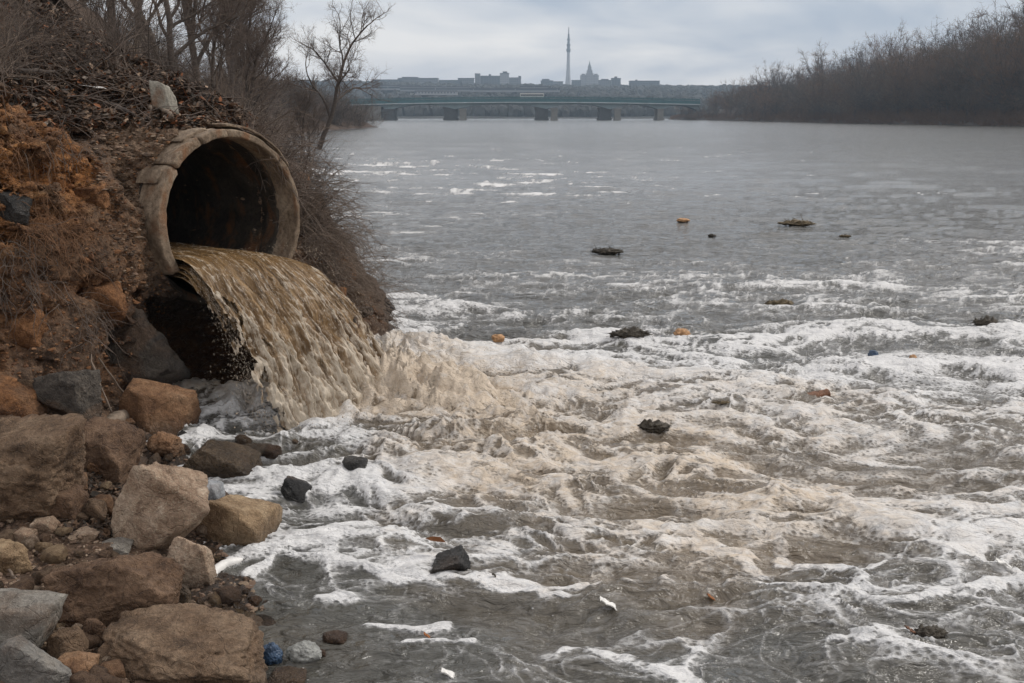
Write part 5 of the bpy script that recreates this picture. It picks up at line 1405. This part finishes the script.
def building(u0, u1, vt, Y, k, label, parts_=None, vb=None, name='building', dep=22):
    x0, x1 = at(u0, 90, Y).x, at(u1, 90, Y).x; zt = at(512, vt, Y).z; xm = (x0 + x1) / 2
    zb = min(float(far_z(np.array([xm]), np.array([Y]))[0]), zt - 5) - 3 if vb is None else at(512, vb, Y).z
    e = tag(empty(name, (xm, Y, zb)), label, 'building'); h = zt - zb; hw = (x1 - x0) / 2
    link('wall', boxes([(-hw, hw, 0, dep, 0, h)]), e, FAC[k]); link('roof', boxes([(-hw - .5, hw + .5, -.5, dep + .5, h, h + 1.0)]), e, ROOF)
    if parts_:
        for (f0, f1, dh) in parts_: link('roof_house', boxes([(-hw + 2 * hw * f0, -hw + 2 * hw * f1, 3, dep - 4, h + 1.0, h + 1.0 + dh)]), e, FAC[2])
    return e
building(372, 402, 80, 1900, 2, 'long low grey block farthest left on the skyline')
building(398, 438, 78.5, 1900, 0, 'long flat block above the left end of the bridge', [(.1, .5, 2.0)])
building(436, 462, 80.5, 1950, 2, 'low dark block left of the tall rooftop cluster')
building(458, 474, 78.5, 1950, 0, 'small flat block beside the tower block cluster')
building(475, 480, 74, 1900, 0, 'narrow slab tower at the left of the cluster')
building(480, 502, 76.2, 1930, 2, 'wide tower block in the middle of the cluster', [(.4, .5, 3)])
building(500, 509, 73.5, 1900, 1, 'pale stepped tower block of the cluster', [(.3, .8, 3)])
building(508, 521, 78, 1950, 0, 'lower block at the right of the cluster', [(.8, 1.0, 3)])
building(541, 553, 81.0, 2000, 2, 'low dark hall left of the television tower', [(.1, .7, 3)])
building(553, 563, 81.8, 2050, 0, 'small grey block at the foot of the television tower')
building(572, 581, 80.5, 2050, 2, 'small dark block between the television tower and the spire')
building(599, 611, 80.5, 2000, 0, 'grey block right of the spired palace', [(.2, .8, 2)])
building(612, 620.5, 78.5, 1950, 2, 'square dark tower block right of the spire', [(.35, .6, 3)])
building(630, 659.5, 81.2, 1900, 2, 'long dark slab block at the right end of the skyline', [(.2, .25, 2)])
for (u0, u1, vt, vb, Y, k, lab) in [(400, 470, 87.2, 91.5, 1250, 3, 'long pale banded hall on the hillside above the bridge'), (355, 420, 86, 90, 1300, 3, 'long banded building behind the leaning tree'), (470, 560, 88.8, 92, 1230, 3, 'long low pale terrace right of the banded hall'),
                                   (415, 457, 91.5, 95, 1150, 1, 'pale low shed just above the bridge deck'), (520, 548, 86.5, 89, 1300, 3, 'short pale terrace on the wooded slope')]:
    building(u0, u1, vt, Y, k, lab, None, vb, dep=14)
# television tower
TY = 2300.0
def lathe(prof, k=20):
    th = np.arange(k) * 2 * math.pi / k; V = []
    for r, z in prof: V.append(np.stack([r * np.cos(th), r * np.sin(th), np.full(k, z)], 1))
    m_ = len(prof); i = np.arange(m_ - 1)[:, None] * k + np.arange(k)[None]; j = np.arange(m_ - 1)[:, None] * k + (np.arange(k)[None] + 1) % k
    return np_mesh('lathe', np.concatenate(V), np.stack([i, j, j + k, i + k], -1).reshape(-1, 4), True)
tz0 = at(512, 86, TY).z; zt_ = lambda v: at(512, v, TY).z - tz0
tv = tag(empty('television_tower', (at(568, 90, TY).x, TY, tz0)), 'tall tapering television tower on the skyline', 'tower')
link('shaft', lathe([(7.5, -20), (7.0, 0), (4.6, zt_(74)), (3.6, zt_(62)), (3.2, zt_(52))]), tv, flat('tower_concrete', (.42, .42, .43), .9, .1, .1))
link('gallery', lathe([(3.2, zt_(52) - 1), (4.6, zt_(51)), (4.8, zt_(49.5)), (3.6, zt_(48.5)), (3.4, zt_(46)), (4.2, zt_(45.5)), (4.2, zt_(44.3)), (2.8, zt_(43.5)), (2.6, zt_(41)), (3.3, zt_(40.5)), (3.2, zt_(38.6)), (2.2, zt_(38)), (2.0, zt_(34.5))]), tv, flat('tower_steel', (.16, .18, .20), .8, .1, .1))
link('antenna', lathe([(1.9, zt_(35)), (1.2, zt_(33)), (.8, zt_(27))]), tv, flat('antenna_grey', (.3, .3, .31), .8, .1, .1))
# spired palace
SY = 2100.0; q0 = at(512, 88, SY).z; qz = lambda v: at(512, v, SY).z - q0; k_ = SY / 1000
pal = tag(empty('spired_palace', (at(589.5, 90, SY).x, SY, q0)), 'pale stepped palace with a pointed spire on the skyline', 'building')
for sx_ in (-1, 1): link('wing', boxes([(sx_ * 5.6 * k_ - 3.1 * k_, sx_ * 5.6 * k_ + 3.1 * k_, 0, 18, -10, qz(75)), (sx_ * 6.0 * k_ - 1.5 * k_, sx_ * 6.0 * k_ + 1.5 * k_, 2, 14, qz(75), qz(73.6))]), pal, FAC[1])
link('central_block', boxes([(-3.4 * k_, 3.4 * k_, -4, 20, -10, qz(73.2)), (-2.6 * k_, 2.6 * k_, 2, 16, qz(73.2), qz(70)), (-1.7 * k_, 1.7 * k_, 4, 12, qz(70), qz(67))]), pal, FAC[1])
sp_ = link('spire', lathe([(1.7 * k_, qz(67)), (1.2 * k_, qz(65.2)), (.45 * k_, qz(63)), (.1 * k_, qz(60))], 8), pal, flat('spire_grey', (.20, .22, .23), .8, .1, .1)); sp_.location = (0, 8, 0)

# ------------------------------------------------------------------ debris in the river
def crumple(seed, size, sub=4, amp=.35, freq=3.0, zf=1.0):
    V, F = ICO[sub]; d = amp * (ridged(V[:, 0] * freq + seed, V[:, 1] * freq, V[:, 2] * freq, 4, seed, .6) - .5) + amp * .5 * fbm(V[:, 0] * 1.4, V[:, 1] * 1.4, V[:, 2] * 1.4, 2, seed + 4) * 2
    P = V * (1 + d)[:, None]; ext = P.max(0) - P.min(0); return np_mesh('crumple', P / ext * np.array(size), F, True)
def afloat(u, v, w, h, name, mat, label, cat, seed, fn=None, dy=.8, up=.25, group=None):
    p = W(u, v); dep = p.y * CP + 3 * SP; sx, sz = .80 * w / FPX * dep, .75 * h / FPX * dep
    p.z = river_z(p.x, p.y) + sz * up
    me = (fn or crumple)(seed, (sx, sx * dy, sz * 1.5))
    o = link(name, me, None, mat); o.location = p; return tag(o, label, cat, group)
def clump(seed, size):
    """twigs, leaves and mud raked together by the current"""
    rs = np.random.RandomState(seed); T = Tubes(); sx, sy, sz = size
    V, F = ICO[4]; d = .8 * fbm(V[:, 0] * 3 + seed, V[:, 1] * 3, V[:, 2] * 3, 4, seed, .65); P = V * (1 + d)[:, None] * np.array([sx, sy, sz]) * .5
    P[:, 2] *= (.55 + .6 * np.clip(fbm(P[:, 0] / sx * 5, P[:, 1] / sx * 5, 0, 2, seed) * 2, -.5, 1))
    T.V.append(P); T.n = len(P)
    for i in range(46):
        a = rs.uniform(0, 6.28); r = rs.uniform(.1, .45); T.add(curve((math.cos(a) * r * sx, math.sin(a) * r * sy, rs.uniform(0, .25) * sz), rs.normal(size=3) * (1, .7, .25), sx * rs.uniform(.12, .35), 4, rs, .2), sx * .012, sx * .006, 3)
    me = bpy.data.meshes.new('clump'); V_ = np.concatenate(T.V); faces = F.tolist() + np.concatenate(T.F).tolist(); me.from_pydata(V_.tolist(), [], faces)
    for p_ in me.polygons: p_.use_smooth = True
    return me
MUDD = flat('debris_dark', (.055, .045, .032), .6, .45, 18, .8); MUDB = flat('debris_brown', (.12, .09, .05), .7, .45, 18, .8)
ORG = flat('debris_orange', (.42, .24, .12), .6, .5, 22, .5); RUST = flat('rusty_tin', (.16, .075, .04), .6, .5, 22, .5); WHITEP = flat('white_plastic', (.72, .70, .66), .45, .1, 10, .2, .4); BLUEP = flat('blue_plastic', (.035, .065, .115), .35, .5, 14, .4, .5)
afloat(607, 253, 36, 8, 'debris_clump', MUDD, 'dark raft of twigs floating alone in the calm water left of centre', 'debris', 1, clump, .5)
afloat(796, 226, 42, 7, 'debris_clump', MUDB, 'long low brown raft of twigs farthest out on the river', 'debris', 2, clump, .5)
afloat(780, 303, 36, 9, 'debris_clump', MUDB, 'brown weedy clump in a foam streak right of centre', 'debris', 3, clump, .5)
afloat(712, 236, 10, 4, 'driftwood', MUDD, 'tiny black piece of driftwood far out between two rafts', 'driftwood', 4, clump, .5)
afloat(845, 237, 14, 3, 'driftwood', MUDB, 'small brown driftwood scrap right of the farthest raft', 'driftwood', 5, clump, .5)
afloat(683, 223, 18, 4, 'foam_scrap', ORG, 'thin orange scrap floating far out near the tiny black driftwood', 'litter', 6)
afloat(629, 341, 46, 12, 'debris_clump', MUDD, 'grey brown clump breaking the foam left of the orange lump', 'debris', 7, clump, .5)
afloat(682, 337, 22, 13, 'foam_lump', ORG, 'orange and white foam lump at the end of the grey clump', 'litter', 8)
afloat(498, 345, 17, 8, 'foam_lump', ORG, 'smooth orange lump in the white water right of the falls', 'litter', 9)
afloat(873, 357, 14, 9, 'plastic_scrap', BLUEP, 'small dark blue plastic scrap in the foam at right', 'litter', 10, None, .8, .8)
afloat(913, 359, 10, 6, 'plastic_scrap', ORG, 'tiny orange scrap right of the blue plastic', 'litter', 11, None, .8, .8)
afloat(1003, 357, 20, 7, 'debris_clump', MUDD, 'dark clump near the right edge level with the blue plastic', 'debris', 12, clump, .5)
afloat(985, 329, 30, 13, 'debris_clump', MUDD, 'dark lump of mud and wood near the right edge', 'debris', 13, clump, .6)
afloat(654, 433, 36, 15, 'debris_clump', MUDD, 'black weedy chunk caught in the thick foam at centre', 'debris', 14, clump, .6)
afloat(930, 635, 38, 13, 'debris_clump', MUDD, 'dark half sunk chunk in the calm water at lower right', 'debris', 15, clump, .6)
afloat(720, 412, 22, 3, 'driftwood', MUDB, 'thin brown stick afloat left of the rusty can', 'driftwood', 16, clump, .3)
# rusty can, torn open
def can(seed, size):
    sx, sy, sz = size; k = 18; th = np.arange(k) * 2 * math.pi / k; prof = [(-.5, .0), (-.5, .9), (-.47, 1.0), (-.44, .9), (-.1, .84), (.1, .95), (.25, .86), (.44, .92), (.47, 1.0), (.5, .9), (.5, 0)]
    V = []
    for x, r in prof:
        dent = 1 - .35 * np.exp(-((th - 1.6) ** 2) * 1.5) * math.exp(-((x - .05) / .25) ** 2)
        V.append(np.stack([np.full(k, x * sx), r * dent * np.cos(th) * sz * .5, r * dent * np.sin(th) * sz * .5], 1))
    m_ = len(prof); i = np.arange(m_ - 1)[:, None] * k + np.arange(k)[None]; j = np.arange(m_ - 1)[:, None] * k + (np.arange(k)[None] + 1) % k
    return np_mesh('can', np.concatenate(V), np.stack([i, j, j + k, i + k], -1).reshape(-1, 4), True)
o = afloat(813, 396, 42, 10, 'rusty_can', RUST, 'crushed rusty can rolling in the foam right of centre', 'can', 17, can, .5, .15); o.rotation_euler = (.3, -.06, .25)
# stone with a dead leaf in the near water
S(449, 565, 44, 22, 'dark', 'black angular rock with a brown leaf on it in the near foam', 74, name='rock', water=True, npl=-4, sharp=26, boxy=.8, tilt=-6)
_ls = np.array([tuple(W(436, 560) + Vector((0, 0, .11)))]); 
lf = leaves('leaf', _ls, np.array([[0, 0, 1.]]), .07, [flat('leaf_orange', (.30, .12, .045), .8)], 3, .01); tag(link('dead_leaf', lf), 'curled orange brown leaf lying on the black angular rock', 'leaf')
def scrap(seed, size):
    """a thin bent plate with thickness"""
    n = 14; sx, sy, sz = size; u, v = np.meshgrid(np.linspace(-.5, .5, n), np.linspace(-.5, .5, n), indexing='ij')
    rsn = 1 - .25 * fbm(u * 3, v * 3, seed, 2, seed); z = sz * (.5 - u * .9 + .25 * fbm(u * 2.5, v * 2.5, seed, 3, seed) * 2); x, y = u * sx * rsn, v * sy * rsn
    top = np.stack([x, y, z], -1).reshape(-1, 3); bot = top - [0, 0, .006]; F = grid_faces(n, n); Fb = F[:, ::-1] + n * n
    ed = [(i, i + 1) for i in range(n - 1)] + [(i * n + n - 1, (i + 1) * n + n - 1) for i in range(n - 1)] + [(n * n - 1 - i, n * n - 2 - i) for i in range(n - 1)] + [((n - 1 - i) * n, (n - 2 - i) * n) for i in range(n - 1)]
    return np_mesh('scrap', np.concatenate([top, bot]), np.concatenate([F, Fb, np.array([(a, b, b + n * n, a + n * n) for a, b in ed])]), True)
afloat(608, 605, 20, 9, 'plastic_scrap', WHITEP, 'bright white plastic scrap on the dark near water', 'litter', 20, scrap, .7, .1)
afloat(1003, 566, 18, 7, 'plastic_scrap', WHITEP, 'small cream plastic scrap near the right edge', 'litter', 21, scrap, .7, .1)
afloat(448, 678, 16, 6, 'plastic_scrap', WHITEP, 'pale torn scrap floating near the bottom edge', 'litter', 22, scrap, .7, .1)
afloat(427, 635, 8, 5, 'dead_leaf', flat('leaf_orange', (.30, .12, .045)), 'tiny orange leaf beside a foam tongue in the near water', 'leaf', 23, scrap, .7, .1)
afloat(494, 579, 5, 3, 'dead_leaf', MUDD, 'tiny dark leaf on the long white foam tongue', 'leaf', 24, scrap, .7, .2)
afloat(711, 594, 9, 5, 'dead_leaf', flat('leaf_orange', (.30, .12, .045)), 'tiny rust coloured leaf in the brown swirl at lower right', 'leaf', 25, scrap, .7, .2)
afloat(910, 634, 12, 6, 'dead_leaf', RUST, 'rust red leaf against the dark half sunk chunk', 'leaf', 26, scrap, .7, .2)
# white curved scrap by the shore
T = Tubes(); pts = [W(208, 588), W(214, 577), W(224, 570), W(243, 564)]; pts = np.array([tuple(p + Vector((0, 0, .035))) for p in pts])
tt = np.linspace(0, 3, 16); pts = np.stack([np.interp(tt, range(4), pts[:, q]) for q in range(3)], 1); T.add(pts, 0, np.concatenate([[.012, .03], np.full(11, .037), [.032, .022, .008]]), 8)
me = T.mesh('scrap'); tag(link('foam_tube_scrap', me, None, WHITEP), 'curved white foam tube lying in the shallows by the shore', 'litter')
def mat_bag(name, c, alpha):
    m, t, b = new_mat(name); oc = N(t, 'ShaderNodeTexCoord').outputs['Object']; n = noise(t, oc, 12, 5, .6, 1.0)
    L(t, ramp(t, n, [(.35, tuple(x * .5 for x in c)), (.6, c)]), b.inputs['Base Color']); b.inputs['Roughness'].default_value = .2; b.inputs['Transmission Weight'].default_value = alpha; b.inputs['IOR'].default_value = 1.15
    L(t, bump(t, n, .8, .03), b.inputs['Normal']); return m
afloat(304, 657, 46, 22, 'plastic_bag', mat_bag('clear_bag', (.62, .62, .58), .45), 'crumpled clear plastic bag in the shallows at the bottom', 'plastic bag', 31, lambda s, z: crumple(s, z, 5, .22, 3.5), .7, .25)
afloat(271, 660, 30, 24, 'plastic_bag', BLUEP, 'crumpled dark blue plastic bag beside the large bottom boulder', 'plastic bag', 32, lambda s, z: crumple(s, z, 5, .3, 3.5), .8, .25)
l_ = hit(193, 499)[0]; o = link('plastic_scrap', crumple(33, (.09, .07, .05), 4, .3), None, flat('light_blue_plastic', (.20, .30, .42), .4)); o.location = l_ + Vector((0, 0, .03)); tag(o, 'pale blue plastic scrap left of the whitish pointed stone', 'litter')
l_ = hit(92, 92)[0]; o = link('paper_scrap', scrap(34, (.28, .12, .04)), None, WHITEP); o.location = l_ + Vector((0, 0, .05)); tag(o, 'small white paper scrap on the littered slope', 'litter')

# ------------------------------------------------------------------ haze
hz = bpy.data.materials.new('haze'); hz.use_nodes = True; t = hz.node_tree; t.nodes.clear(); mo = N(t, 'ShaderNodeOutputMaterial'); pv = N(t, 'ShaderNodeVolumePrincipled')
pv.inputs['Color'].default_value = (.64, .82, 1.0, 1); pv.inputs['Density'].default_value = .00025; pv.inputs['Anisotropy'].default_value = 0.0
L(t, pv.outputs[0], mo.inputs['Volume'])
hb = link('haze', boxes([(-2500, 2500, -120, 3100, -2.7, 330)]), None, hz); tag(hb, 'thin bluish haze over the river', kind='stuff')
hb.visible_shadow = True
